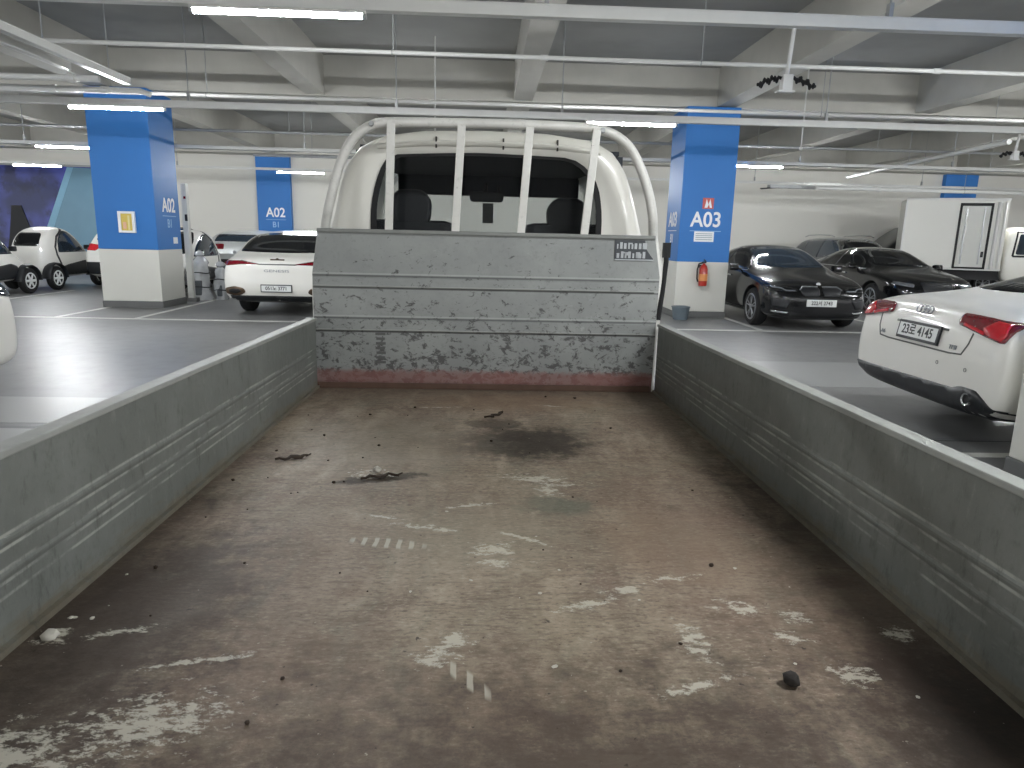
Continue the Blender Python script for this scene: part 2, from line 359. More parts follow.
# ------------------------------------------------------------------ the garage
def slab_box(name, m, x0, x1, y0, y1, z0, z1, label=None, cat=None, bevel=0):
    return struct(MB().bb(x0, x1, y0, y1, z0, z1).build(name, m, bevel=bevel), label, cat)
slab_box('floor', floor_material(), -24, 26, -7, 24.2, -.15, 0, 'glossy grey epoxy floor of the parking garage', 'floor')
slab_box('ceiling', concrete, -24, 26, -7, 24.2, 4.57, 4.75, 'bare grey concrete ceiling slab', 'ceiling')
slab_box('wall_back', wall_white, -24, 26, 24.0, 24.2, 0, 4.57, 'white painted back wall of the garage', 'wall')
for k in range(-5, 6):
    xb = .655 + 3.77*k
    slab_box('ceiling_beam', beam_mat, xb-.17, xb+.17, -7, 24, 3.9, 4.57, 'concrete ceiling beam running toward the back wall', 'beam')
for yb in (3.65, 13.75, 23.6):
    slab_box('ceiling_beam', beam_mat, -24, 26, yb-.32, yb+.32, 3.88, 4.57, 'deep concrete girder crossing the ceiling', 'beam')
# painted floor lines and toned floor bands
def line(x0, x1, y0, y1, m=line_white, h=.003):
    return struct(MB().bb(x0, x1, y0, y1, -.01, h).build('floor_marking', m), 'painted line or pale band on the garage floor', 'marking')
line(-18, -1.2, 11.45, 11.57); line(2.2, 16, 11.36, 11.48)
for x in (-12.1, -9.6, -7.0, -5.72, -2.0, 4.72, 7.4, 10.0): line(x-.05, x+.05, 11.57, 16.6)
line(-18, -1.4, 5.15, 5.98, line_pale, .002); line(-18, -1.4, 5.0, 5.06, line_dark, .0025); line(-18, -1.4, 3.6, 5.0, line_pale, .002)
line(1.9, 7.0, 6.9, 8.4, line_pale, .002); line(1.6, 8, 4.55, 4.65, line_white, .003); line(1.6, 8, 4.95, 5.02, line_dark, .0035)  # the wide one is a paler rectangle across the aisle floor

# columns
def column(label, x0, x1, y0, y1, blue_from=1.07):
    c = struct(thing('column', label, 'column', ((x0+x1)/2, (y0+y1)/2, 0)))
    w, d = (x1-x0), (y1-y0)
    MB().bb(-w/2, w/2, -d/2, d/2, blue_from, 3.88).build('upper_band', col_blue, c, bevel=.012)['label'] = 'blue upper part of the column'
    MB().bb(-w/2-.002, w/2+.002, -d/2-.002, d/2+.002, .12, blue_from).build('lower_band', col_white, c, bevel=.012)['label'] = 'white lower part of the column'
    MB().bb(-w/2-.012, w/2+.012, -d/2-.012, d/2+.012, 0, .12).build('skirting', col_skirt, c, bevel=.006)['label'] = 'grey skirting'
    return c, w, d
def column_sign(c, face, d, z, code, size, sub='B1', sx=.9, off=0, subm=sign_pale):
    n = {'front': (0, -1, 0), 'right': (1, 0, 0), 'left': (-1, 0, 0)}[face]
    def at(zz, u=0):
        p = {'front': (off+u, -d/2-.003, zz), 'right': (d/2+.003, off+u, zz), 'left': (-d/2-.003, off+u, zz)}[face]; return facing(p, n)
    text_mesh('lettering', code, size, sign_white, c, at(z), .002, sx, .007)
    mb = MB(); L = size*1.55; q = at(z-size*.52)
    mb.box(q.translation, (L, .006, .012) if face == 'front' else (.006, L, .012)); mb.build('sign_line', subm, c)
    if sub: text_mesh('lettering', sub, size*.62, subm, c, at(z-size*.92), .002, sx, .002)
c, w, d = column('blue and white column lettered A02 in front of the tiny cars', -7.1, -6.02, 13.2, 14.22)
column_sign(c, 'right', w, 1.88, 'A02', .36, off=.05); column_sign(c, 'left', w, 1.88, 'A02', .36)
p = MB().bb(w/2, w/2+.006, .15, .33, 1.18, 1.30).build('small_sign', sign_white, c); p['label'] = 'small white sign near the blue edge'
c3, w, d = column('blue and white column lettered A03 beside the black sedan', 3.68, 4.68, 13.3, 14.3)
column_sign(c3, 'front', d, 1.85, 'A03', .385, sub=None, sx=.92); column_sign(c3, 'left', w, 1.85, 'A03', .385, subm=sign_white)
p = MB().bb(-.21, .17, -d/2-.006, -d/2, 1.45, 1.64).build('notice_label', sign_white, c3); p['label'] = 'white notice label with faint lines'
mb = MB()
for zz in (1.60, 1.565, 1.53, 1.49): mb.bb(-.18, .14, -d/2-.009, -d/2-.005, zz-.006, zz+.006)
mb.build('notice_lines', mat('faint_ink', (150, 160, 168), .6), p)
p = MB().bb(-.09, .12, -d/2-.006, -d/2, 2.06, 2.26).build('pictogram', mat('pictogram_red', (196, 92, 84), .5), c3); p['label'] = 'small red and white pictogram sign'
MB().prism([(-.05, 2.08), (-.02, 2.24), (.02, 2.14), (.05, 2.24), (.09, 2.08), (.05, 2.08), (.03, 2.15), (0, 2.08)], -d/2-.010, -d/2-.005).build('pictogram_shape', sign_white, p)
cb, w, d = column('narrow looking blue column lettered A02 on the back wall', -7.53, -6.43, 23.8, 24.0)
column_sign(cb, 'front', d, 2.06, 'A02', .42, off=.04)
column('blue column at the back wall above the white box truck', 15.62, 16.75, 23.8, 24.0)
column('white based column close beside the right drop side', 3.45, 4.43, 3.2, 4.2)
column('blue and white column on the left outside the picture', -7.1, -6.02, 3.2, 4.2)

# lit glass lobby on the back wall, far left
mur = thing('glass_lobby_panel', 'dark blue glass lobby panel with a pale blue slanted door panel', 'glass panel', (-12.65, 23.98, 0))
t = NT('dark_blue_printed_glass', .12)
cc = t.mix(t.ramp(t.noise(.55, 3, .5, off=(2.2, 0, .3)), .40, .62), (44, 54, 104), (82, 92, 186)); cc = t.mix(t.math('MULTIPLY', t.ramp(t.noise(1.4, 4, .6, off=(6, 3, 1)), .48, .62), .7), cc, (34, 40, 70))
MB().bb(-9, 0, -.05, 0, .1, 3.38).build('backing_pane', t.color(cc), mur)['label'] = 'dark blue pane'
MB().prism([(-1.75, 1.0), (-.75, 3.34), (.0, 3.32), (-.02, .6), (-1.6, .6)], -.075, -.045).build('slanted_pane', mat('pale_blue_pane', (110, 150, 172), .2, vary=.12, scale=1.5), mur)['label'] = 'pale blue slanted pane'
MB().prism([(-1.98, 1.0), (-.95, 3.34), (-.75, 3.34), (-1.75, 1.0)], -.085, -.045).build('pane_edge', mat('sky_blue_edge', (134, 182, 208), .3), mur)
MB().bb(-9.05, .06, -.09, 0, 3.36, 3.46).bb(0, .07, -.09, 0, .1, 3.46).build('metal_frame', pipe_grey, mur)
MB().prism([(-3.15, .5), (-2.85, 2.1), (-2.55, 2.1), (-2.1, .5)], -.08, -.045).build('dark_post', black_plastic, mur)
MB().prism([(-4.6, .5), (-4.5, 2.9), (-4.1, 2.9), (-3.4, .5)], -.08, -.045).build('dark_post', black_plastic, mur)

# ------------------------------------------------------------------ pipes, rails, lamps
def hang(mb, x, y, z0, z1, r=.008): mb.cyl((x, y, z0), (x, y, z1), r, 6)
def rail(y, z, x0, x1, w, h, label, hangs):
    r = thing('lighting_rail', label, 'rail', (0, y, z))
    MB().bb(x0, x1, -w/2, w/2, -h/2, h/2).bb(x0, x1, -w/2-.008, w/2+.008, h/2-.008, h/2).build('channel', pipe_white, r, bevel=.004)
    for x in hangs:
        mb = MB(); hang(mb, x, 0, h/2-.005, 4.57-z, .009); mb.box((x, 0, h/2+.05), (.03, .05, .1)); mb.build('hanger', pipe_grey, r)
    return r
rail(5.43, 3.05, -16, 18, .08, .085, 'thick white lighting rail crossing the ceiling nearest the truck cab', [-2.6, .42, 2.95, 6.2])
rail(9.75, 3.05, -18, 22, .08, .085, 'white lighting rail crossing just above the truck cab roof', [-3.9, -1.2, 1.0, 4.6, 8.3])
rail(14.5, 3.05, -20, 24, .06, .06, 'white lighting rail just behind the row of columns', [-9, -3.6, 6.4, 9.6])
rail(19.0, 3.05, -22, 25, .06, .06, 'white lighting rail farthest back toward the white wall', [-8, -3.2, 7.2, 11.8])
rail(.95, 3.05, -14, 14, .08, .085, 'white lighting rail over the truck bed behind the camera', [-3, 3])
def lamp(x, y, label, group=None, first=[None]):
    if first[0] is None:
        l = thing('tube_light', label, 'light', (x, y, 3.0))
        MB().bb(-.62, .62, -.03, .03, -.012, .008).build('lamp_housing', pipe_white, l, bevel=.003)
        MB().cyl((-.595, 0, -.026), (.595, 0, -.026), .018, 8).build('lit_tube', tube_glow, l, smooth=40)
        MB().cyl((-.625, 0, -.026), (-.595, 0, -.026), .02, 12).build('end_cap', pipe_grey, l); MB().cyl((.595, 0, -.026), (.625, 0, -.026), .02, 12).build('end_cap', pipe_grey, l)
        first[0] = l
    else: l = copy_thing(first[0], (x, y, 3.0), 0, label)
    if group: l['group'] = group
    return l
for x, y, lb in [(-1.5, 5.43, 'long lit tube light at the top of the picture, left of the cab'), (-4.82, 9.72, 'lit tube light in front of the top of the left A02 column'),
                 (1.94, 9.75, 'lit tube light beside the top right bend of the truck guard frame'), (-8.2, 14.5, 'lit tube light behind and left of the A02 column, above the tiny cars'),
                 (5.45, 14.5, 'lit tube light just right of the A03 column'), (-11.55, 19.0, 'lit tube light over the dark blue glass panel'),
                 (-4.85, 19.0, 'lit tube light in front of the back wall column lettered A02'), (8.95, 19.0, 'lit tube light above the dark grey suv'),
                 (-14.4, 17.0, 'lit tube light at the far left edge of the picture')]: lamp(x, y, lb)
HID = 'lit tube light hanging outside the picture or behind the truck cab'
for x, y in [(-1.35, 14.5), (1.75, 19.0), (5.3, 5.43), (-8.3, 5.43), (8.8, 9.75), (1.95, .95), (8.7, .95), (5.3, -3.4), (12.2, 14.5), (15.4, 19.0), (12, 5.43), (15.6, 9.75), (-11.6, 9.75), (-15.1, 5.43)]:
    lamp(x, y, HID, 'tube lights out of view')
def pipe(name, pts, r, label, m=pipe_white, hangs=(), cat='pipe', seg=10, collars=()):
    o = thing(name, label, cat, pts[0]); b = Vector(pts[0])
    MB().tube([Vector(p)-b for p in pts], r, seg).build('pipe_run', m, o, smooth=50)
    for (x, y, z) in hangs:
        mb = MB(); q = Vector((x, y, z))-b; mb.cyl(q, (q.x, q.y, 4.57-b.z), .007, 6); mb.tube([q+Vector((-.012, (r+.006)*cos(a), (r+.006)*sin(a))) for a in [k*pi/6 for k in range(12)]], .006, 5, True); mb.build('hanger', pipe_grey, o)
    for (x, y, z) in collars:
        q = Vector((x, y, z))-b; MB().cyl(q-Vector((.04, 0, 0)), q+Vector((.04, 0, 0)), r*1.35, seg).build('coupling', m, o, smooth=50)
    return o
X0, X1 = -18, 22
pipe('sprinkler_pipe', [(X0, 7.9, 3.33), (X1, 7.9, 3.33)], .022, 'thin white pipe between the two front lighting rails', hangs=[(-1.0, 7.9, 3.33), (2.3, 7.9, 3.33), (6.4, 7.9, 3.33)], collars=[(.6, 7.9, 3.33), (4.9, 7.9, 3.33)])
pipe('sprinkler_pipe', [(X0, 11.2, 3.43), (X1, 11.2, 3.43)], .026, 'thin white pipe just above the rail over the cab roof', hangs=[(-4.2, 11.2, 3.43), (5.2, 11.2, 3.43), (9.6, 11.2, 3.43)], collars=[(-1.5, 11.2, 3.43), (7.3, 11.2, 3.43)])
pipe('sprinkler_pipe', [(X0, 14.9, 3.42), (X1, 14.9, 3.42)], .03, 'thin pipe crossing behind the tops of the columns', pipe_grey, hangs=[(-4, 14.9, 3.42), (8.2, 14.9, 3.42)])
pipe('sprinkler_pipe', [(X0, 17.0, 3.30), (X1, 17.0, 3.30)], .03, 'thin pipe crossing above the black sedan and dark suv', pipe_grey, hangs=[(7.5, 17, 3.3), (12.2, 17, 3.3)])
pipe('drain_pipe', [(9.6, 18.75, 3.22), (9.2, 15.4, 3.22), (8.8, 11.9, 3.22)], .045, 'white pipe running toward the back at the upper right', hangs=[(9.2, 15.4, 3.22), (8.86, 12.4, 3.22)])
pipe('conduit', [(8.6, 18.4, 2.9), (20, 18.4, 2.9)], .05, 'bright horizontal conduit above the white box truck', hangs=[(12.6, 18.4, 2.9), (14.6, 18.4, 2.9)], collars=[(10.3, 18.4, 2.9), (14.2, 18.4, 2.9)])
tr = thing('cable_tray', 'grey cable tray with bundled cables in front of the back wall', 'cable tray', (7.5, 18.75, 2.93))
mb = MB().bb(0, 14, -.10, -.085, -.04, .05).bb(0, 14, .085, .10, -.04, .05)
for k in range(36): mb.bb(.2+k*.39, .23+k*.39, -.09, .09, -.04, -.025)
mb.build('tray_ladder', pipe_grey, tr)
mb = MB()
for k in range(5):
    y = -.06+k*.03; mb.tube([(-.2+x*.7, y+random.uniform(-.01, .01), random.uniform(-.015, .02) - (.06 if x == 0 else 0)) for x in range(20)], .013, 6)
mb.build('cable', rubber, tr)
for i, (x, lb) in enumerate([(-4.36, 'longer of the two white channels running lengthwise under the ceiling'), (-4.66, 'shorter of the two white channels running lengthwise under the ceiling')]):
    r = thing('lighting_channel', lb, 'rail', (x, 1.2, 3.19)); y1 = 7.9 if i == 0 else 7.2
    MB().bb(-.045, .045, 0, y1, -.04, .04).bb(-.05, .05, 0, y1, .03, .04).build('channel', pipe_white, r, bevel=.004)
    for yy in (2, y1-.4): mb = MB(); hang(mb, 0, yy, .03, 1.41, .008); mb.build('hanger', pipe_grey, r)
pipe('conduit', [(-14, 8.35, 3.06), (-4.30, 8.35, 3.06)], .035, 'white conduit at the left edge meeting the lengthwise channels', collars=[(-4.6, 8.35, 3.06)])
pipe('conduit', [(-14, 8.85, 3.04), (-4.1, 8.85, 3.04), (-3.98, 8.85, 3.0)], .032, 'white conduit with a clamped end left of the lit tube', collars=[(-4.5, 8.85, 3.04), (-5.1, 8.85, 3.04)])
pipe('conduit', [(-5.6, 17.6, 3.25), (-1.5, 17.6, 3.25)], .04, 'grey conduit left of the truck guard near the back wall', pipe_grey, hangs=[(-4.2, 17.6, 3.25), (-2.4, 17.6, 3.25)])
def drop(x, y, ztop, zb, label):
    o = thing('parking_sensor', label, 'sensor', (x, y, zb))
    MB().cyl((0, 0, .06), (.02, 0, ztop-zb), .016, 8).build('drop_pipe', pipe_white, o, smooth=50)
    MB().box((0, 0, 0), (.075, .07, .12)).bb(-.07, .06, -.035, .035, -.065, -.05).build('sensor_box', pipe_white, o, bevel=.006)
    for s in (-1, 1):
        mb = MB(); pts = [(s*(.04+.018*k), .012*sin(k*1.9), .035+.014*sin(k*2.1)-.0006*k*k) for k in range(11)]; mb.tube(pts, .013, 7)
        for k in range(2, 10): mb.tube([Vector(pts[k])+Vector((0, .018*cos(a), .018*sin(a))) for a in [j*pi/4 for j in range(8)]], .006, 5, True)
        mb.build('cable_coil', rubber, o, smooth=60)['label'] = 'black coiled cable'
    return o
drop(2.23, 5.43, 3.0, 2.62, 'white hanging sensor box with two black coiled cables')
drop(7.32, 9.75, 3.0, 2.72, 'white hanging sensor box at the right edge of the picture')
for i, (x, y, z0) in enumerate([(-.85, 12.0, 3.02), (5.55, 12.6, 3.1)]):
    mb = MB(); mb.cyl((0, 0, 0), (0, 0, 3.9-z0 + .67), .012, 8).cyl((0, 0, -.03), (0, 0, .02), .03, 10)
    tag(mb.build('sprinkler_drop', pipe_white, loc=(x, y, z0)), ['thin white sprinkler drop above the left part of the cab', 'thin white sprinkler drop right of the hanging sensor box'][i], 'pipe')

# ------------------------------------------------------------------ the truck
TILT = R(-.75)
truck = thing('flatbed_truck', 'white flatbed cargo truck with a worn brown bed between grey drop sides', 'truck'); truck.rotation_euler = (TILT, 0, 0)
TW = Matrix.Rotation(TILT, 4, 'X')
BZ, HY = .773, 3.234; XL, XR = -.778, .822
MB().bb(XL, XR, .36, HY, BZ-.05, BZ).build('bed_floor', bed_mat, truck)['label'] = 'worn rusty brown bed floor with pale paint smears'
def gate(s):
    xi = XL if s < 0 else XR; g_in = s*.045
    mb = MB(); a, b = sorted((xi+s*.008, xi+s*.04)); mb.bb(a, b, .38, HY-.005, BZ-.06, BZ+.318)
    def strip(z0, z1, h=.009):          # pressed rib, chamfered
        x0, x1 = (xi+s*.009, xi+s*.009-s*h); poly = [(z0, x0), (z0+.010, x1), (z1-.010, x1), (z1, x0)]
        P = [(x, z) for z, x in poly]; mb.prism(P if s > 0 else P[::-1], .40, HY-.02, 'xz')
    strip(BZ+.167, BZ+.192, .0025); strip(BZ+.112, BZ+.136, .0025)
    g = mb.build('side_gate', gate_mat, truck, bevel=0)
    mb = MB(); a, b = sorted((xi+s*.002, xi+s*.042)); mb.bb(a, b, .37, HY-.003, BZ+.318, BZ+.332)
    mb.build('top_rail', gate_edge, g, bevel=.003)['label'] = 'pale worn top edge'
    mb = MB(); mb.bb(*sorted((xi-s*.004, xi+s*.02)), .40, HY-.01, BZ-.002, BZ+.012); mb.build('gate_hinge_strip', gate_mat, g)
    for yy in (.75, 1.7, 2.6): MB().box((xi+s*.055, yy, BZ+.14), (.03, .05, .22)).build('gate_latch', chassis_mat, g, bevel=.004)
    return g
gate(-1)['label'] = 'grey drop side on the left of the bed'; gate(1)['label'] = 'grey drop side on the right of the bed, in shade'
# headboard with pressed ribs
prof = [(-.79, BZ), (-.795, 1.31), (-.765, 1.507), (.79, 1.507), (.822, 1.325), (.815, BZ)]
mb = MB().prism(prof, HY, HY+.035)
hb = mb.build('headboard', head_mat, truck, bevel=0); hb['label'] = 'chipped grey steel headboard with pressed ribs'
def hrib(z0, z1, xa, xb, m=head_mat, h=.010):
    b = MB().prism([(HY+.002, z0), (HY-h, z0+.012), (HY-h, z1-.012), (HY+.002, z1)], xa, xb, 'yz'); return b.build('headboard_rib', m, hb)
hrib(1.243, 1.306, -.79, .80); hrib(1.040, 1.110, -.785, .79)
MB().bb(-.766, .79, HY-.014, HY+.04, 1.496, 1.514).build('headboard_cap', mat('grey_cap_paint', (128, 130, 126), .5, vary=.15, scale=20), hb, bevel=.004)
MB().bb(-.785, .805, HY-.012, HY+.002, BZ, BZ+.028).build('rust_strip', mat('rusty_bottom_strip', (92, 70, 58), .8, vary=.3, scale=25), hb, bevel=.004)
mb = MB()
for k in range(9): mb.bb(-.51+.002*(k % 3), -.462-.004*(k % 2), HY-.002, HY, .893+.022*k*1.02, .905+.022*k*1.02)
mb.build('tyre_scuff', mat('dark_scuff', (96, 96, 95), .7, vary=.2, scale=30), hb)
st = MB().bb(.603, .785, HY-.006, HY+.001, 1.402, 1.492).build('capacity_sticker', mat('dark_sticker', (58, 62, 66), .5, vary=.2, scale=60), hb); st['label'] = 'torn dark sticker with worn pale characters'
mb = MB(); rr = random.Random(3)
for row, z in ((0, 1.452), (1, 1.410)):
    x = .612
    while x < .735:
        w = rr.choice((.006, .008, .012)); h = rr.choice((.026, .030, .022))
        mb.bb(x, x+w, HY-.008, HY-.0055, z, z+h)
        if rr.random() < .5: mb.bb(x, x+.020, HY-.008, HY-.0055, z+rr.choice((0, .012, .022)), z+rr.choice((.027, .028))*1.0)
        x += w + rr.choice((.006, .008))
mb.bb(.603, .785, HY-.008, HY-.0055, 1.400, 1.405)
mb.build('sticker_print', mat('pale_sticker_print', (176, 180, 182), .5), st)
MB().prism([(.742, 1.492), (.787, 1.492), (.787, 1.405), (.770, 1.425), (.752, 1.45)], HY-.0075, HY-.004).build('sticker_tear', head_mat, st)
# white guard frame (one bent tube) with four uprights
GY = HY+.0
gpath = [(-.788, BZ-.02), (-.790, 1.0), (-.785, 1.31), (-.745, 1.50), (-.716, 1.60), (-.683, 1.72), (-.650, 1.815), (-.598, 1.905), (-.530, 1.958), (-.45, 1.980), (-.2, 1.986), (.1, 1.989), (.4, 1.985),
         (.50, 1.978), (.58, 1.955), (.645, 1.91), (.69, 1.845), (.730, 1.76), (.762, 1.66), (.795, 1.50), (.832, 1.32), (.826, 1.0), (.820, BZ-.02)]
def catmull(P, n=5):
    P = [Vector(p) for p in P]; o = []
    for i in range(len(P)-1):
        a, b, c, d = P[max(i-1, 0)], P[i], P[i+1], P[min(i+2, len(P)-1)]
        for k in range(n):
            t = k/n; o.append(((2*b)+(c-a)*t+(2*a-5*b+4*c-d)*t*t+(3*b-a-3*c+d)*t**3)/2)
    return o+[P[-1]]
def frame_y(z): return HY+.012+.046*min(1, max(0, (1.60-z)/.10))
fr = MB().tube([(x, frame_y(z), z) for x, z in catmull(gpath)], .022, 12).build('guard_frame', frame_white, truck, smooth=60); fr['label'] = 'worn white tubular guard frame'
for (xb, xt) in ((-.441, -.424), (-.138, -.112), (.163, .193), (.456, .494)):
    b = Vector((xb, GY-.002, 1.505)); t_ = Vector((xt, GY-.012, 1.975)); mid = (b+t_)/2; ax = (t_-b).normalized(); rot = ax.to_track_quat('Z', 'Y').to_matrix()
    xv = Vector((1, 0, 0)); yv = ax.cross(xv).normalized(); xv = yv.cross(ax); rot = Matrix((xv, yv, ax)).transposed()
    MB().box(mid, (.036, .018, (t_-b).length), rot).build('guard_bar', frame_white, fr, bevel=.003)
mb = MB()
for x in (-.512, .52): mb.lathe([(.0, -.008), (.010, -.008), (.013, 0), (.013, .01)], (x, GY-.014, 1.970), 'y', 8)
mb.build('frame_bolt', pipe_grey, fr)
# cab: rear panel with window, roof, sides, front pillars
CY0, CY1 = HY+.22, HY+1.95
def cab_outline(z0=.75):
    return [(-.82, z0), (-.81, 1.40), (-.755, 1.56), (-.720, 1.72), (-.68, 1.83), (-.61, 1.915), (-.50, 1.965), (-.3, 1.995), (0, 2.003), (.3, 1.997), (.52, 1.968), (.62, 1.92), (.685, 1.84), (.73, 1.73), (.775, 1.58), (.83, 1.40), (.84, z0)]
out = cab_outline(); N = 48
def resample(poly, n, start):
    P = [Vector(p) for p in poly]; segs = [(P[i], P[(i+1) % len(P)]) for i in range(len(P))]; tot = sum((b-a).length for a, b in segs)
    c = Vector((.02, 1.62)); out = []
    for k in range(n):          # ray from centre at equal angles
        ang = start+2*pi*k/n; dv = Vector((cos(ang), sin(ang))); best = None
        for a, b in segs:
            e = b-a; den = dv.x*e.y-dv.y*e.x
            if abs(den) < 1e-9: continue
            w = a-c; tt = (w.x*e.y-w.y*e.x)/den; s = (w.x*dv.y-w.y*dv.x)/den
            if tt > 0 and -1e-6 <= s <= 1+1e-6 and (best is None or tt < best): best = tt
        out.append(tuple(c+dv*best))
    return out
win = rounded([(-.545, 1.44), (-.548, 1.62), (-.52, 1.75), (-.47, 1.865), (-.03, 1.882), (.43, 1.870), (.535, 1.77), (.562, 1.62), (.555, 1.44)], [.06, .1, .1, .07, .1, .09, .1, .1, .06], 5)
OUT = resample(out, 72, .013); WIN = resample(win, 72, .013)
def lerp(a, b, t): return tuple(Vector(a)*(1-t)+Vector(b)*t)
cab_bm = bmesh.new()
loops = []
def ringv(poly, y): return [cab_bm.verts.new((x, y, z)) for x, z in poly]
def inset(poly, d, dz=None): return [lerp(p, (.02, 1.62), d) for p in poly]
prof_y = [(WIN, CY0+.03), (WIN, CY0), ([lerp(a, b, .18) for a, b in zip(WIN, OUT)], CY0-.006), ([lerp(a, b, .55) for a, b in zip(WIN, OUT)], CY0-.004), ([lerp(a, b, .78) for a, b in zip(WIN, OUT)], CY0+.003), ([lerp(a, b, .92) for a, b in zip(WIN, OUT)], CY0+.022), (OUT, CY0+.10),
          ([lerp(p, (.02, 1.62), -.015) for p in OUT], CY0+.6), ([lerp(p, (.02, 1.62), -.01) for p in OUT], CY0+1.1), ([lerp(p, (.02, 1.60), .05) for p in OUT], CY1-.3)]
for poly, y in prof_y: loops.append(ringv(poly, y))
for A, B in zip(loops, loops[1:]):
    for k in range(72): cab_bm.faces.new((A[k], A[(k+1) % 72], B[(k+1) % 72], B[k]))
mbx = MB(); mbx.bm.free(); mbx.bm = cab_bm
cab = mbx.build('cab_shell', cab_white, truck, smooth=50); cab['label'] = 'white cab with a rounded roof'
# front wall below the windscreen, and the windscreen
MB().bb(-.76, .80, CY1-.36, CY1-.1, .5, 1.36).build('cab_front', cab_white, cab, bevel=.05)
MB().prism([(CY1-.29, 1.36), (CY1-.42, 1.90), (CY1-.41, 1.905), (CY1-.28, 1.365)], -.70, .74, 'yz').build('windscreen', shade_glass, cab)
MB().bb(-.62, .66, CY0+.10, CY1-.38, 1.905, 1.925).bb(-.58, .62, CY1-.44, CY1-.38, 1.78, 1.925).build('headliner', cab_dark, cab)['label'] = 'dark headlining'
for s in (-1, 1): MB().prism([(CY0+.1, .8), (CY0+.1, 1.9), (CY0+.30, 1.9), (CY0+.42, .8)], .02+s*.60, .02+s*.66, 'yz').build('door_pillar', cab_dark, cab)
MB().prism(WIN[::-1], CY0+.008, CY0+.014).build('rear_window', clear_glass, cab)
rs = [lerp(a, b, .05) for a, b in zip(WIN, OUT)]; ri = inset(WIN, .03)
MB().ring_prism(rs, ri, CY0-.010, CY0+.004).build('window_seal', rubber, cab)
def gq(z, xs): return [(x, CY0-.012, z) for x in xs]
mb = MB()
for x in (-.24, .08, .34): mb.bb(x-.004, x+.004, CY0-.02, CY0+.02, 1.905, 1.955)
mb.build('roof_seam', mat('dark_seam', (66, 64, 58), .8), cab)
MB().tube([(-.52, CY0+.0, 1.905), (-.3, CY0-.008, 1.925), (.02, CY0-.010, 1.93), (.34, CY0-.008, 1.925), (.55, CY0+.0, 1.905)], .014, 8).build('roof_gutter', cab_white, cab, smooth=60)
MB().tube([(.70, CY0+.06, 1.50), (.655, CY0+.05, 1.70), (.60, CY0+.05, 1.83), (.54, CY0+.05, 1.89)], [.055, .055, .05, .03], 12).build('corner_vent', cab_white, cab, smooth=60)
MB().tube([(-.66, CY0+.06, 1.50), (-.615, CY0+.05, 1.70), (-.565, CY0+.05, 1.83), (-.50, CY0+.05, 1.89)], [.04, .04, .035, .02], 12).build('corner_vent', cab_white, cab, smooth=60)
for x, zt in ((-.405, 1.74), (.445, 1.715)):
    s = MB().box((x, CY0+.42, 1.25), (.46, .14, .66)).build('seat', seat_mat, truck, bevel=.05); s['label'] = 'dark seat back seen through the rear window'
    MB().prism(rounded([(x-.10, zt-.19), (x-.115, zt-.06), (x-.07, zt), (x+.07, zt), (x+.115, zt-.06), (x+.10, zt-.19)], .05, 4), CY0+.36, CY0+.46).build('headrest', seat_mat, s, bevel=.02)
    MB().cyl((x-.05, CY0+.42, 1.5), (x-.05, CY0+.42, zt-.15), .008, 6).cyl((x+.05, CY0+.42, 1.5), (x+.05, CY0+.42, zt-.15), .008, 6).build('headrest_post', chrome, s)
mr = MB().prism(rounded([(-.105, 1.735), (-.11, 1.80), (.12, 1.80), (.115, 1.735)], .025, 4), CY1-.50, CY1-.47).build('rear_view_mirror', black_plastic, truck, bevel=.008)
MB().cyl((.0, CY1-.48, 1.78), (.0, CY1-.42, 1.87), .012, 8).cyl((.085, CY1-.48, 1.78), (.085, CY1-.42, 1.87), .008, 8).build('mirror_stem', black_plastic, mr)
MB().bb(-.02, .05, CY1-.46, CY1-.44, 1.60, 1.73).build('hanging_tag', mat('grey_tag', (120, 122, 120), .6, vary=.15, scale=30), mr)
MB().bb(-.7, .74, CY1-.75, CY1-.36, 1.22, 1.36).build('dashboard', cab_dark, truck, bevel=.04)
mb = MB(); mb.tube([(.855, HY+.05, 1.47), (.862, HY+.05, 1.40), (.850, HY+.04, 1.25), (.835, HY+.03, 1.12)], .012, 8); mb.box((.860, HY+.05, 1.45), (.035, .02, .07))
mb.build('tie_strap', rubber, truck)['label'] = 'black strap beside the headboard'
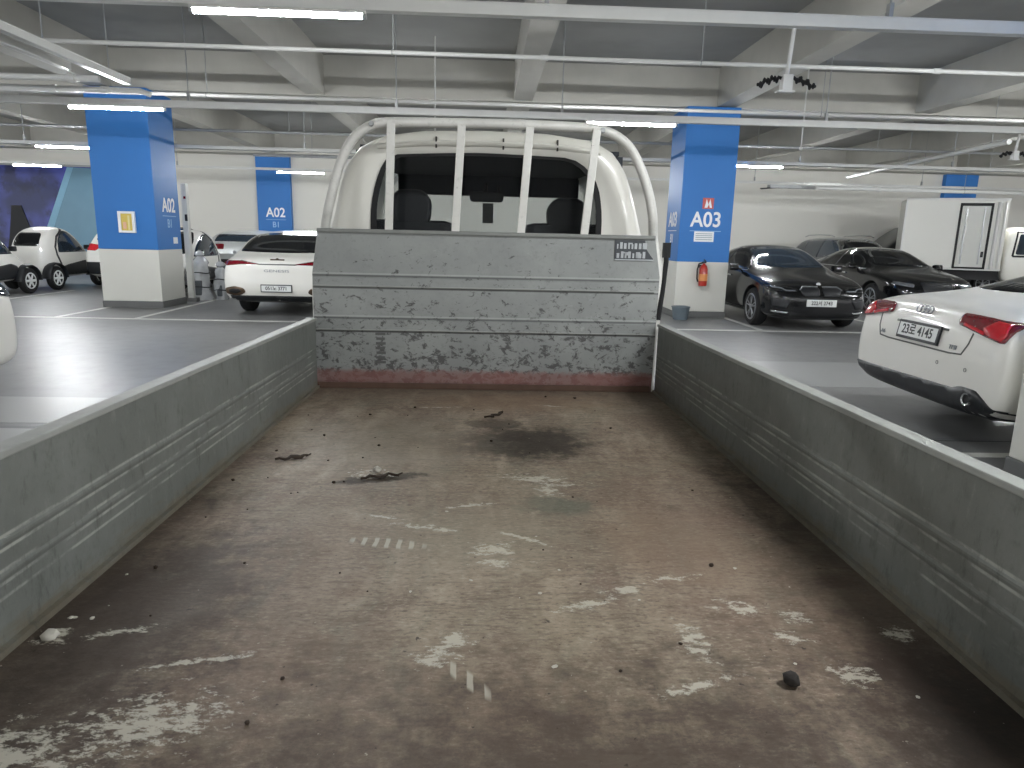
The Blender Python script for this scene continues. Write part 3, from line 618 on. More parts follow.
# chassis and wheels under the bed
MB().bb(-.42, -.32, .3, 4.8, .48, .70).bb(.36, .46, .3, 4.8, .48, .70).bb(-.7, .74, .45, .5, .66, .72).bb(-.7, .74, 1.6, 1.66, .66, .72).bb(-.7, .74, 2.8, 2.86, .66, .72).cyl((-.6, 1.3, .33), (.64, 1.3, .33), .05).cyl((-.6, 4.5, .33), (.64, 4.5, .33), .05).build('chassis', chassis_mat, truck)
def wheel_parts(parent, x, y, r, w, s, rim_m=rim_metal, name='wheel', spokes=5, rimr=.66, style='spoke'):
    pr = [(r*.60, -w/2+.01), (r*.90, -w/2), (r*.985, -w/2+.03), (r, -w/4), (r, w/4), (r*.985, w/2-.03), (r*.90, w/2), (r*.60, w/2-.01)]
    o = MB().lathe(pr, (x, y, r), 'x', 28).build(name, rubber, parent, smooth=40)
    R_ = r*rimr; xf = x+s*(w/2-.012); mb = MB()
    a, b = sorted((xf-s*.06, xf-s*.05)); mb.lathe([(R_*.98, a), (R_*.98, b)], (0, y, r), 'x', 28)
    mb.build('wheel_back', black_plastic, o); mb = MB()
    mb.tube([(xf, y+R_*cos(k*pi/14), r+R_*sin(k*pi/14)) for k in range(28)], .018*r/.33, 6, True)
    if style == 'spoke':
        for k in range(spokes):
            for dd in (-.09, .09):
                a = 2*pi*k/spokes+.3; p0 = (xf-s*.005, y+R_*.15*cos(a), r+R_*.15*sin(a)); p1 = (xf-s*.01, y+R_*.98*cos(a+dd*2), r+R_*.98*sin(a+dd*2)); mb.cyl(p0, p1, .016*r/.33, 6)
    else:
        for k in range(6):
            a = 2*pi*k/6; mb.cyl((xf-s*.005, y, r), (xf-s*.01, y+R_*.95*cos(a), r+R_*.95*sin(a)), .03*r/.27, 6)
    mb.lathe([(R_*.2, xf-.012), (R_*.2, xf+.012)], (0, y, r), 'x', 14)
    mb.build('rim', rim_m, o, smooth=40); return o
for s in (-1, 1):
    wheel_parts(truck, .02+s*.66, 1.3, .30, .18, s); wheel_parts(truck, .02+s*.70, 4.5, .30, .18, s)

# ------------------------------------------------------------------ cars
def ring_pts(w, zb, belt, zt, wt):
    sh = .955*w; drop = min(.06, (zt-belt)*.45); ze = zt-drop
    half = [(.70*w, zb), (.93*w, zb+.035), (.985*w, zb+(belt-zb)*.22), (w, zb+(belt-zb)*.5), (.99*w, zb+(belt-zb)*.78), (sh, belt),
            (sh+(wt-sh)*.5, belt+(ze-belt)*.55), (wt, ze), (wt*.62, zt-drop*.25)]
    return [(0, zb)]+half+[(0, zt)]+[(-x, z) for x, z in half[::-1]]
def car_body(name, st, paint, root, wheels, arch, subs=2, sx=1.0):
    bm = bmesh.new(); rings = []
    for (y, w, zb, belt, zt, wt) in st: rings.append([bm.verts.new((x*sx, y, z)) for x, z in ring_pts(w, zb, belt, zt, wt)])
    n = len(rings[0])
    for A, B in zip(rings, rings[1:]):
        for k in range(n): bm.faces.new((A[k], A[(k+1) % n], B[(k+1) % n], B[k]))
    for ring in (rings[0], rings[-1]):
        c = bm.verts.new(sum((v.co for v in ring), Vector())/n)
        for k in range(n): bm.faces.new((c, ring[k], ring[(k+1) % n]))
    bmesh.ops.recalc_face_normals(bm, faces=bm.faces)
    me = bpy.data.meshes.new(name); bm.to_mesh(me); bm.free(); me.materials.append(paint); me.materials.append(black_plastic)
    for p in me.polygons: p.use_smooth = True
    o = bpy.data.objects.new(name, me); COL.objects.link(o)
    s = o.modifiers.new('s', 'SUBSURF'); s.levels = s.render_levels = subs
    cut = []
    if arch:
        mb = MB(); W = max(q[1] for q in st)*sx
        for yw, rw in wheels:
            for sd in (-1, 1):
                a, b = sorted((sd*(W-.30), sd*(W+.2))); mb.lathe([(rw, a), (rw, b)], (0, yw, arch), 'x', 32)
        c = mb.build('cutter', black_plastic); c.data.materials.clear(); c.data.materials.append(paint); c.data.materials.append(black_plastic)
        for p in c.data.polygons: p.material_index = 1
        bo = o.modifiers.new('b', 'BOOLEAN'); bo.object = c; bo.operation = 'DIFFERENCE'; bo.solver = 'EXACT'; cut.append(c)
    dg = bpy.context.evaluated_depsgraph_get(); dg.update()
    m2 = bpy.data.meshes.new_from_object(o.evaluated_get(dg)); o.modifiers.clear(); o.data = m2; bpy.data.meshes.remove(me)
    for c in cut: bpy.data.objects.remove(c)
    m2.set_sharp_from_angle(angle=R(42))
    o.parent = root
    return o, BVHTree.FromPolygons([v.co.copy() for v in m2.vertices], [tuple(p.vertices) for p in m2.polygons])
VIEW = {'rear': (lambda a, b: Vector((a, -3, b)), Vector((0, 1, 0))), 'front': (lambda a, b: Vector((a, 9, b)), Vector((0, -1, 0))),
        'right': (lambda a, b: Vector((4, a, b)), Vector((-1, 0, 0))), 'left': (lambda a, b: Vector((-4, a, b)), Vector((1, 0, 0))), 'top': (lambda a, b: Vector((a, b, 4)), Vector((0, 0, -1)))}
def hit(bvh, view, a, b):
    f, d = VIEW[view]; o = f(a, b); h = bvh.ray_cast(o, d)
    if h[0] is None:
        h = bvh.find_nearest(o+d*3.2 if view not in ('front', 'top') else o+d*4)
    nn = h[1].copy()
    if nn.dot(d) > 0: nn = -nn
    return h[0].copy(), nn
def decal(name, bvh, view, poly, m, parent, off=.004, thick=.012, fine=.07):
    bm = bmesh.new(); f, d = VIEW[view]
    bm.faces.new([bm.verts.new((p[0], p[1], 0)) for p in poly]); bmesh.ops.triangulate(bm, faces=bm.faces)
    for _ in range(6):
        es = [e for e in bm.edges if e.calc_length() > fine]
        if not es: break
        bmesh.ops.subdivide_edges(bm, edges=es, cuts=1); bmesh.ops.triangulate(bm, faces=[q for q in bm.faces if len(q.verts) > 3])
    for v in bm.verts:
        p, n = hit(bvh, view, v.co.x, v.co.y); v.co = p+n*off*.6-d*off*.6
    bmesh.ops.recalc_face_normals(bm, faces=bm.faces); bm.normal_update()
    if sum((q.normal.dot(d) for q in bm.faces)) > 0: bmesh.ops.reverse_faces(bm, faces=bm.faces)
    me = bpy.data.meshes.new(name); bm.to_mesh(me); bm.free(); me.materials.append(m)
    for p in me.polygons: p.use_smooth = True
    o = bpy.data.objects.new(name, me); COL.objects.link(o); o.parent = parent
    s = o.modifiers.new('s', 'SOLIDIFY'); s.thickness = thick; s.offset = -1
    return o
def mir(poly): return [(-x, z) for x, z in poly][::-1]
def strip(pts, w):
    P = [Vector(p) for p in pts]; A, B = [], []
    for i, p in enumerate(P):
        t = (P[min(i+1, len(P)-1)]-P[max(i-1, 0)]).normalized(); nrm = Vector((-t.y, t.x)); A.append(tuple(p+nrm*w/2)); B.append(tuple(p-nrm*w/2))
    return A+B[::-1]
def plate(root, bvh, view, z, text, w=.53, h=.115, x=0, frame=black_plastic, fw=.02, txt=.085):
    p, n = hit(bvh, view, x, z); n.x = 0; n.normalize(); mt = facing(p+n*.012, n)
    rot = mt.to_3x3()
    f = MB().box(p+n*.010, (w+2*fw, h+2*fw, .02), rot).build('number_plate', frame, root, bevel=.004); f['label'] = 'white number plate'
    MB().box(p+n*.021, (w, h, .004), rot).build('plate_face', plate_white, f)
    m2 = facing(p+n*.0245, n); text_mesh('plate_text', text, txt, plate_ink, f, m2, .001, .92, .0015); return f
def mirror(root, bvh, y, z, m, s, w=.11):
    p, n = hit(bvh, 'right' if s > 0 else 'left', y, z); x = p.x
    o = MB().prism(rounded([(y-.06, z-.02), (y-.075, z+.10), (y+.06, z+.12), (y+.09, z)], .04, 3), x+s*.07, x+s*(.07+.17), 'yz').build('side_mirror', m, root, bevel=.02, smooth=50)
    MB().cyl((x-s*.03, y, z), (x+s*.1, y, z+.03), .018, 8).build('mirror_arm', black_plastic, o); return o
def side_windows(bvh, root, poly, m, chrome_w=0, pillars=()):
    for view in ('right', 'left'):
        o = decal('side_window', bvh, view, poly, m, root)
        if chrome_w: decal('window_trim', bvh, view, strip(poly+[poly[0]], chrome_w)[:], chrome, o, .008) if False else None
        if chrome_w:
            n = len(poly)
            for i in range(n//2, n): pass
        for (y0, z0, y1, z1) in pillars: decal('window_pillar', bvh, view, strip([(y0, z0), (y1, z1)], .05), black_plastic, o, .009)
SEDAN = [(0, .66, .46, .54, .60, .55), (.03, .80, .36, .64, .72, .62), (.09, .88, .30, .80, .92, .68), (.16, .91, .27, .94, 1.04, .68), (.28, .925, .25, .985, 1.09, .66), (.75, .935, .2, .985, 1.135, .62),
         (1.30, .935, .18, .97, 1.315, .55), (1.75, .935, .18, .96, 1.43, .55), (2.25, .935, .18, .95, 1.455, .56), (2.75, .935, .18, .945, 1.43, .56), (3.2, .935, .18, .94, 1.275, .58), (3.65, .935, .18, .93, 1.03, .64),
         (4.15, .925, .19, .88, .94, .66), (4.55, .90, .2, .80, .85, .62), (4.78, .83, .22, .70, .76, .55), (4.88, .70, .28, .60, .66, .45), (4.91, .55, .36, .52, .57, .35)]
def scale_st(st, L=1, W=1, H=1, dz=0): return [(y*L, w*W, zb, belt*H+dz, zt*H+dz, wt*W) for (y, w, zb, belt, zt, wt) in st]
SWIN = rounded([(.98, 1.0), (1.55, 1.31), (2.0, 1.375), (2.6, 1.375), (3.12, 1.20), (3.50, .98)], [.03, .15, .2, .2, .1, .02], 4)
def make_car(name, label, loc, heading, paint, st, wheels, wr=.335, cat='car', win=SWIN, glass=dark_glass, pillars=((2.18, .97, 2.18, 1.39), (1.36, .97, 1.36, 1.24)), rim_m=rim_metal, rimstyle='spoke', handles=True):
    root = thing(name, label, cat, (loc[0], loc[1], 0), heading)
    body, bvh = car_body('body', st, paint, root, [(y, wr+.055) for y in wheels], wr)
    W = max(q[1] for q in st)
    for y in wheels:
        for s in (-1, 1): wheel_parts(root, s*(W-.125), y, wr, .215, s, rim_m, style=rimstyle)
    if win:
        for view in ('right', 'left'):
            o = decal('side_window', bvh, view, win, glass, root)
            for (y0, z0, y1, z1) in pillars: decal('window_pillar', bvh, view, strip([(y0, z0), (y1, z1)], .045), black_plastic, o, .009)
    if handles:
        for s, view in ((1, 'right'), (-1, 'left')):
            for y in (1.75, 2.75):
                p, n = hit(bvh, view, y*st[-1][0]/4.91, .84); MB().box(p+n*.015, (.02, .2, .028)).build('door_handle', chrome if paint != white_paint else white_paint, root, bevel=.006)
    return root, bvh
def rear_from(y): return y

# --- white sedan at the right, tail toward the truck
AUD = [(.05, .74, .40, .54, .60, .60), (.05, .88, .35, .66, .72, .70), (.07, .935, .31, .80, .93, .74), (.10, .955, .28, .93, 1.03, .74), (.24, .955, .25, .985, 1.085, .68)] + [(y, w*1.005, a, b, c_, d_) for y, w, a, b, c_, d_ in SEDAN[5:]]
AUD[0] = (.03, .70, .42, .52, .60, .58); AUD[1] = (.035, .87, .36, .66, .73, .70)
audi, bv = make_car('sedan', 'white sedan at the right edge showing its tail, with four ring badge', (3.41, 5.32, 0), R(-91.3), white_paint, AUD, (1.08, 3.98), rim_m=rim_metal)
decal('rear_window', bv, 'rear', rounded([(-.62, 1.135), (-.50, 1.37), (0, 1.40), (.50, 1.37), (.62, 1.135), (0, 1.125)], [.04, .05, .3, .05, .04, .3], 4), dark_glass, audi)
LT = rounded([(.44, .985), (.435, .905), (.60, .878), (.89, .825), (.91, .87), (.90, .96), (.62, .985)], [.03, .03, .08, .02, .03, .03, .1], 3)
for P in (LT, mir(LT)):
    l = decal('tail_light', bv, 'rear', P, red_lens, audi, .016, .02, .03)
    s = 1 if P is LT else -1
    Q = [(s*x, z) for x, z in [(.78, .96), (.87, .95), (.895, .88), (.88, .84), (.78, .855), (.72, .88), (.70, .91)]]; decal('light_glow', bv, 'rear', Q if s > 0 else Q[::-1], red_bright, l, .022, .012, .03)
    Q = [(s*x, z) for x, z in strip([(.50, .915), (.62, .893), (.72, .873)], .022)]; decal('light_strip', bv, 'rear', Q if s > 0 else Q[::-1], red_bright, l, .022, .012, .03)
    for xx, zz in ((.475, .915), (.61, .905)):
        p, n = hit(bv, 'rear', s*xx, zz); MB().lathe([(.0, -.02), (.012, -.016), (.012, -.006)], p, 'y', 8).build('reflector', chrome, l)
plate(audi, bv, 'rear', .79, '23로 4145', .50, .105, frame=black_plastic, fw=.022, txt=.105)
mb = MB()
for k in range(4):
    cx = (k-1.5)*.048; p, n = hit(bv, 'rear', cx, .965); m2 = facing(p+n*.020, n)
    mb.tube([m2 @ Vector((.031*cos(a), .031*sin(a), 0)) for a in [j*pi/12 for j in range(24)]], .005, 6, True)
mb.build('ring_badge', mat('grey_badge_metal', (128, 129, 131), .4, .5), audi, smooth=60)['label'] = 'chrome badge of four linked rings'
for x, tx, sz in ((-.50, 'A6', .05), (.44, 'TFSI', .045)):
    p, n = hit(bv, 'rear', x, .735); text_mesh('lettering', tx, sz, rim_metal, audi, facing(p+n*.006, n), .003, 1.1)
seam = mat('panel_gap', (96, 96, 92), .7)
decal('trunk_seam', bv, 'rear', strip([(-.60, .90), (-.585, .78), (-.54, .70), (-.40, .690), (.40, .690), (.54, .70), (.585, .78), (.60, .86)], .012), seam, audi, .003, .01)
decal('trunk_seam', bv, 'rear', strip([(-.34, .85), (.34, .85)], .018), seam, audi, .004, .01)
DIF = [(-.90, .42), (-.70, .425), (.52, .45), (.60, .48), (.76, .48), (.84, .43), (.91, .35), (.86, .28), (.5, .28), (-.5, .28), (-.80, .31), (-.92, .34)]
df = decal('diffuser', bv, 'rear', rounded(DIF, .03, 3), black_plastic, audi, .012, .02); df['label'] = 'black lower bumper'
MB().bb(-.30, .60, .30, .7, .22, .32).build('silencer', chassis_mat, audi, bevel=.03)
for s in (1,):
    e = MB().lathe([(.030, .08), (.034, -.02), (.045, -.025), (.047, .08)], (.70 if s > 0 else -.55, .03 if s > 0 else .0, .405 if s > 0 else .38), 'y', 18).build('exhaust_tip', chrome, audi, smooth=50); MB().lathe([(.031, -.012), (.031, -.004)], (.70 if s > 0 else -.55, .03 if s > 0 else .0, .405 if s > 0 else .38), 'y', 16).build('exhaust_bore', rubber, e)
for x in (.30, .62): p, n = hit(bv, 'rear', x, .60); MB().tube([facing(p+n*.004, n) @ Vector((.013*cos(a), .013*sin(a), 0)) for a in [k*pi/6 for k in range(12)]], .002, 5, True).build('parking_sensor_disc', seam, audi)
decal('fuel_flap', bv, 'right', strip([(1.0, .70), (1.0, .86), (1.16, .86), (1.16, .70), (1.0, .70)], .008), seam, audi, .003, .006)

# --- white sedan left of the cab, seen from behind
GEN = [(0, .66, .46, .54, .60, .55), (.03, .82, .36, .64, .74, .64), (.07, .90, .30, .80, .93, .72), (.13, .925, .27, .92, 1.0, .78), (.26, .93, .25, .965, 1.04, .82), (.55, .935, .2, .98, 1.09, .85), (.95, .935, .18, .98, 1.30, .85), (1.35, .935, .18, .97, 1.46, .82), (2.1, .935, .18, .96, 1.505, .76), (2.7, .935, .18, .95, 1.46, .68)] + SEDAN[10:]
gen, bg_ = make_car('sedan', 'white sedan with a wide dark rear window, left of the cab', (-3.55, 12.02, 0), 0, white_paint, GEN, (1.05, 3.95))
decal('rear_window', bg_, 'rear', rounded([(-.80, 1.10), (-.735, 1.375), (-.42, 1.43), (.42, 1.43), (.735, 1.375), (.80, 1.10), (0, 1.085)], [.05, .1, .15, .15, .1, .05, .3], 4), dark_glass, gen)
for s in (-1, 1):
    P = [(s*x, z) for x, z in [(.30, .90), (.36, .915), (.62, .955), (.90, .955), (.915, .90), (.90, .865), (.62, .895)]]; l = decal('tail_light', bg_, 'rear', P if s > 0 else P[::-1], red_lens, gen, .008, .015, .05)
    P = [(s*x, z) for x, z in rounded([(.52, .43), (.56, .50), (.72, .53), (.89, .49), (.87, .40), (.66, .36)], .04, 3)]; v = decal('exhaust_surround', bg_, 'rear', P if s > 0 else P[::-1], bronze, gen, .008, .015, .04)
    P = [(s*x, z) for x, z in rounded([(.60, .44), (.63, .475), (.72, .49), (.82, .46), (.80, .42), (.68, .40)], .03, 3)]; decal('exhaust_opening', bg_, 'rear', P if s > 0 else P[::-1], rubber, v, .014, .012, .04)
decal('trunk_crease', bg_, 'rear', strip([(-.62, .955), (-.3, .90), (.3, .90), (.62, .955)], .02), seam, gen, .004)
decal('diffuser', bg_, 'rear', [(-.80, .37), (.80, .37), (.76, .27), (-.76, .27)], black_plastic, gen, .01, .02)
plate(gen, bg_, 'rear', .50, '051노 3771', .50, .10, fw=.016, txt=.085)
p, n = hit(bg_, 'rear', 0, .79); text_mesh('lettering', 'GENESIS', .062, rim_metal, gen, facing(p+n*.006, n), .003, 1.9)
p, n = hit(bg_, 'rear', 0, .98); MB().lathe([(0, -.012), (.03, -.012), (.03, .006)], p, 'y', 12).bb(p.x-.12, p.x+.12, p.y-.012, p.y, p.z-.012, p.z+.012).build('wing_badge', bronze, gen)
decal('high_brake_light', bg_, 'rear', strip([(-.02, 1.455), (.30, 1.445)], .02), chrome, gen, .008, .006) 

# --- black sedan facing the truck, beside column A03
bmw, bb = make_car('sedan', 'shiny black sedan facing the aisle beside the A03 column', (5.70, 11.5+4.6, 0), pi, black_paint, [(y, w, zb if y < 4 else .17+.35*max(0, zb-.2), b, z, q) for y, w, zb, b, z, q in scale_st(SEDAN, .937, .985, .99)], (.98, 3.80), win=[(y*.937, z*.99) for y, z in SWIN], pillars=((2.05, .97, 2.05, 1.37), (1.28, .97, 1.28, 1.23)))
WS = rounded([(-.64, 1.045), (-.52, 1.36), (0, 1.40), (.52, 1.36), (.64, 1.045), (0, 1.02)], [.04, .08, .3, .08, .04, .3], 4)
decal('windscreen', bb, 'front', WS, smoke_glass, bmw)
for s in (-1, 1):
    P = [(s*x, z) for x, z in [(.40, .70), (.55, .735), (.80, .755), (.86, .73), (.84, .68), (.62, .655), (.42, .655)]]; l = decal('headlight', bb, 'front', P if s > 0 else P[::-1], dark_glass, bmw, .008, .015, .04)
    P = [(s*x, z) for x, z in strip([(.44, .675), (.60, .675), (.66, .71), (.80, .725)], .018)]; decal('running_light', bb, 'front', P if s > 0 else P[::-1], head_lens, l, .014, .01, .04)
    P = [(s*x, z) for x, z in rounded([(.02, .70), (.05, .74), (.30, .74), (.36, .69), (.30, .585), (.04, .585)], .04, 3)]; g = decal('grille', bb, 'front', P if s > 0 else P[::-1], black_plastic, bmw, .008, .015, .04)
    P = [(s*x, z) for x, z in strip([(.04, .742), (.30, .742), (.365, .69)], .014)]; decal('grille_trim', bb, 'front', P if s > 0 else P[::-1], rim_metal, g, .014, .01, .04)
    P = [(s*x, z) for x, z in [(.55, .32), (.80, .34), (.80, .31), (.58, .295)]]; decal('bumper_accent', bb, 'front', P if s > 0 else P[::-1], chrome, bmw, .010, .012, .04)
    P = [(s*x, z) for x, z in [(.52, .52), (.82, .56), (.80, .40), (.60, .38)]]; decal('air_intake', bb, 'front', P if s > 0 else P[::-1], black_plastic, bmw, .008, .012, .05)
    mirror(bmw, bb, 3.02, .95, black_paint, s)
plate(bmw, bb, 'front', .475, '222서 2743', .50, .105, fw=.006, frame=plate_white, txt=.085)
p, n = hit(bb, 'front', 0, .775); MB().lathe([(0, .012), (.04, .012), (.04, -.01)], p, 'y', 18).build('round_badge', chrome, bmw)
for s, v in ((1, 'right'), (-1, 'left')): decal('window_trim', bb, v, strip([(y*.937, z*.99) for y, z in ((.98, .985), (2.2, .985), (3.5, .965))], .016), chrome, bmw, .008, .008)

# --- second black sedan, deeper in the bay
c2, b2 = make_car('sedan', 'black sedan parked deeper, between the black sedan and the white sedan', (9.2, 13.75+4.8, 0), pi, black_paint, scale_st(SEDAN, .98, .99, .985), (1.05, 3.9))
decal('windscreen', b2, 'front', WS, dark_glass, c2)
for s, v in ((1, 'right'), (-1, 'left')):
    decal('window_trim', b2, v, strip([(.98, .985), (2.2, .975), (3.45, .955)], .018), chrome, c2, .008, .008); decal('window_trim', b2, v, strip([(1.2, 1.14), (1.6, 1.33), (2.1, 1.385), (2.7, 1.37), (3.1, 1.21)], .014), chrome, c2, .008, .008)
    mirror(c2, b2, 3.15, .95, black_paint, s)
    P = [(s*x, z) for x, z in [(.45, .70), (.80, .75), (.84, .69), (.5, .64)]]; decal('headlight', b2, 'front', P if s > 0 else P[::-1], head_lens, c2, .008, .015, .05)
decal('grille', b2, 'front', rounded([(-.34, .74), (.34, .74), (.26, .42), (-.26, .42)], .06, 3), black_plastic, c2, .008, .015)

# --- suv bodies
SUV = [(0, .70, .52, .70, .78, .6), (.04, .84, .40, .82, .95, .66), (.10, .89, .34, .98, 1.15, .68), (.22, .915, .30, 1.06, 1.42, .66), (.42, .925, .26, 1.07, 1.60, .64), (.8, .93, .24, 1.06, 1.67, .64), (1.6, .935, .22, 1.05, 1.70, .65),
       (2.3, .935, .22, 1.04, 1.70, .65), (2.8, .935, .22, 1.03, 1.64, .64), (3.25, .935, .22, 1.02, 1.40, .64), (3.65, .93, .22, 1.0, 1.13, .66), (4.1, .92, .23, .95, 1.04, .66), (4.45, .89, .25, .88, .97, .6), (4.62, .82, .3, .76, .84, .52), (4.70, .66, .4, .62, .7, .4)]
UWIN = rounded([(.38, 1.10), (.62, 1.52), (1.0, 1.59), (2.6, 1.59), (3.05, 1.38), (3.42, 1.08)], [.05, .1, .1, .15, .1, .02], 4)
suv, bs = make_car('suv', 'dark grey suv with roof rails behind the black sedans', (11.05, 18.7+4.65, 0), pi, grey_paint, SUV, (.92, 3.7), .36, win=UWIN, glass=smoke_glass, pillars=((2.15, 1.07, 2.15, 1.58), (1.1, 1.09, 1.1, 1.56)))
decal('windscreen', bs, 'front', rounded([(-.66, 1.15), (-.58, 1.56), (0, 1.61), (.58, 1.56), (.66, 1.15), (0, 1.13)], [.05, .08, .3, .08, .05, .3], 4), dark_glass, suv)
for s, v in ((1, 'right'), (-1, 'left')):
    decal('front_pillar_trim', bs, v, strip([(2.72, 1.60), (3.05, 1.43), (3.45, 1.12)], .06), chrome, suv, .012, .01)
    MB().tube([(s*.60, .7, 1.69), (s*.61, .95, 1.735), (s*.61, 1.7, 1.75), (s*.61, 2.4, 1.735), (s*.60, 2.6, 1.69)], .018, 8).build('roof_rail', chrome, suv, smooth=60)
    P = [(s*x, z) for x, z in [(.5, .82), (.84, .86), (.86, .76), (.55, .74)]]; decal('headlight', bs, 'front', P if s > 0 else P[::-1], head_lens, suv, .008, .015, .05); mirror(suv, bs, 3.15, 1.05, grey_paint, s)
wsuv, bw = make_car('suv', 'white suv half hidden behind the left A02 column', (-8.5, 16.75, 0), 0, white_paint, scale_st(SUV, .97, .99, .95), (.92, 3.6), .35, win=[(y*.97, z*.95) for y, z in UWIN], pillars=((2.1, 1.02, 2.1, 1.5), (1.08, 1.04, 1.08, 1.48)))
decal('rear_window', bw, 'rear', rounded([(-.62, 1.15), (-.54, 1.48), (.54, 1.48), (.62, 1.15)], .07, 4), dark_glass, wsuv)
for s in (-1, 1): P = [(s*x, z) for x, z in [(.50, 1.0), (.55, 1.06), (.86, 1.10), (.90, 1.02), (.88, .93), (.62, .92)]]; decal('tail_light', bw, 'rear', P if s > 0 else P[::-1], red_bright, wsuv, .008, .015, .05)
decal('bumper_cladding', bw, 'rear', [(-.88, .66), (.88, .66), (.86, .38), (-.86, .38)], black_plastic, wsuv, .012, .02); plate(wsuv, bw, 'rear', .57, '', .5, .11, fw=.01)
p, n = hit(bw, 'rear', 0, .86); MB().lathe([(0, -.012), (.05, -.012), (.05, .006)], p, 'y', 16).build('round_badge', rim_metal, wsuv)
hat, bh = make_car('hatchback', 'silver white hatchback with a red tail light, behind the white sedan', (-6.38, 18.1, 0), 0, silver_paint, scale_st(SUV, .88, .97, .875), (.85, 3.3), .32, win=[(y*.88, z*.875) for y, z in UWIN], pillars=((1.9, .95, 1.9, 1.39), (.98, .97, .98, 1.36)))
for s in (-1, 1): P = [(s*x, z) for x, z in rounded([(.28, 1.12), (.84, 1.12), (.88, 1.06), (.84, .99), (.28, .99)], .03, 3)]; l = decal('tail_light', bh, 'rear', P if s > 0 else P[::-1], red_lens, hat, .008, .015, .05); p, n = hit(bh, 'rear', s*.58, 1.06); MB().box(p+n*.012, (.14, .02, .06)).build('reverse_lamp', plate_white, l, bevel=.01)
decal('rear_window', bh, 'rear', rounded([(-.55, 1.18), (-.48, 1.36), (.48, 1.36), (.55, 1.18)], .05, 4), smoke_glass, hat)
decal('bumper_insert', bh, 'rear', rounded([(-.75, .74), (.75, .74), (.75, .64), (-.75, .64)], .03, 3), black_plastic, hat, .010, .02); decal('diffuser', bh, 'rear', [(-.78, .50), (.78, .50), (.76, .36), (-.76, .36)], black_plastic, hat, .012, .02)
p, n = hit(bh, 'rear', 0, .92); MB().lathe([(0, -.012), (.045, -.012), (.045, .006)], p, 'y', 16).build('round_badge', rim_metal, hat)
# white car whose rounded corner enters at the far left edge
wl, bl = make_car('sedan', 'white car of which only a rounded bumper corner shows at the left edge', (-4.19, 5.50, 0), R(90), white_paint, [(y, w, max(.19, zb-.07), a, b, q) for y, w, zb, a, b, q in AUD], (1.05, 3.9))
for s in (-1, 1): decal('tail_light', bl, 'rear', LT if s > 0 else mir(LT), smoke_glass, wl, .014, .02, .03)
decal('rear_window', bl, 'rear', rounded([(-.62, 1.135), (-.50, 1.37), (.50, 1.37), (.62, 1.135)], .05, 4), dark_glass, wl)
# dark van behind the box truck
VAN = [(0, .70, .45, .9, 1.0, .6), (.06, .86, .36, 1.0, 1.6, .72), (.3, .92, .28, 1.05, 1.98, .74), (1.2, .94, .25, 1.05, 2.08, .76), (2.6, .94, .25, 1.05, 2.08, .76), (3.3, .94, .25, 1.04, 1.95, .74), (3.9, .93, .25, 1.02, 1.5, .70), (4.35, .90, .28, .98, 1.15, .66), (4.75, .82, .34, .84, .95, .55), (4.9, .62, .42, .66, .74, .4)]
van, bvn = make_car('van', 'dark van partly showing between the dark suv and the white box truck', (17.05, 22.85, 0), R(90), van_dark, scale_st(VAN, 1, 1, 1.08), (.95, 3.9), .34, win=rounded([(.4, 1.15), (.5, 1.8), (3.0, 1.85), (3.5, 1.6), (3.9, 1.12)], .08, 3), pillars=((2.5, 1.1, 2.5, 1.85),), handles=False)

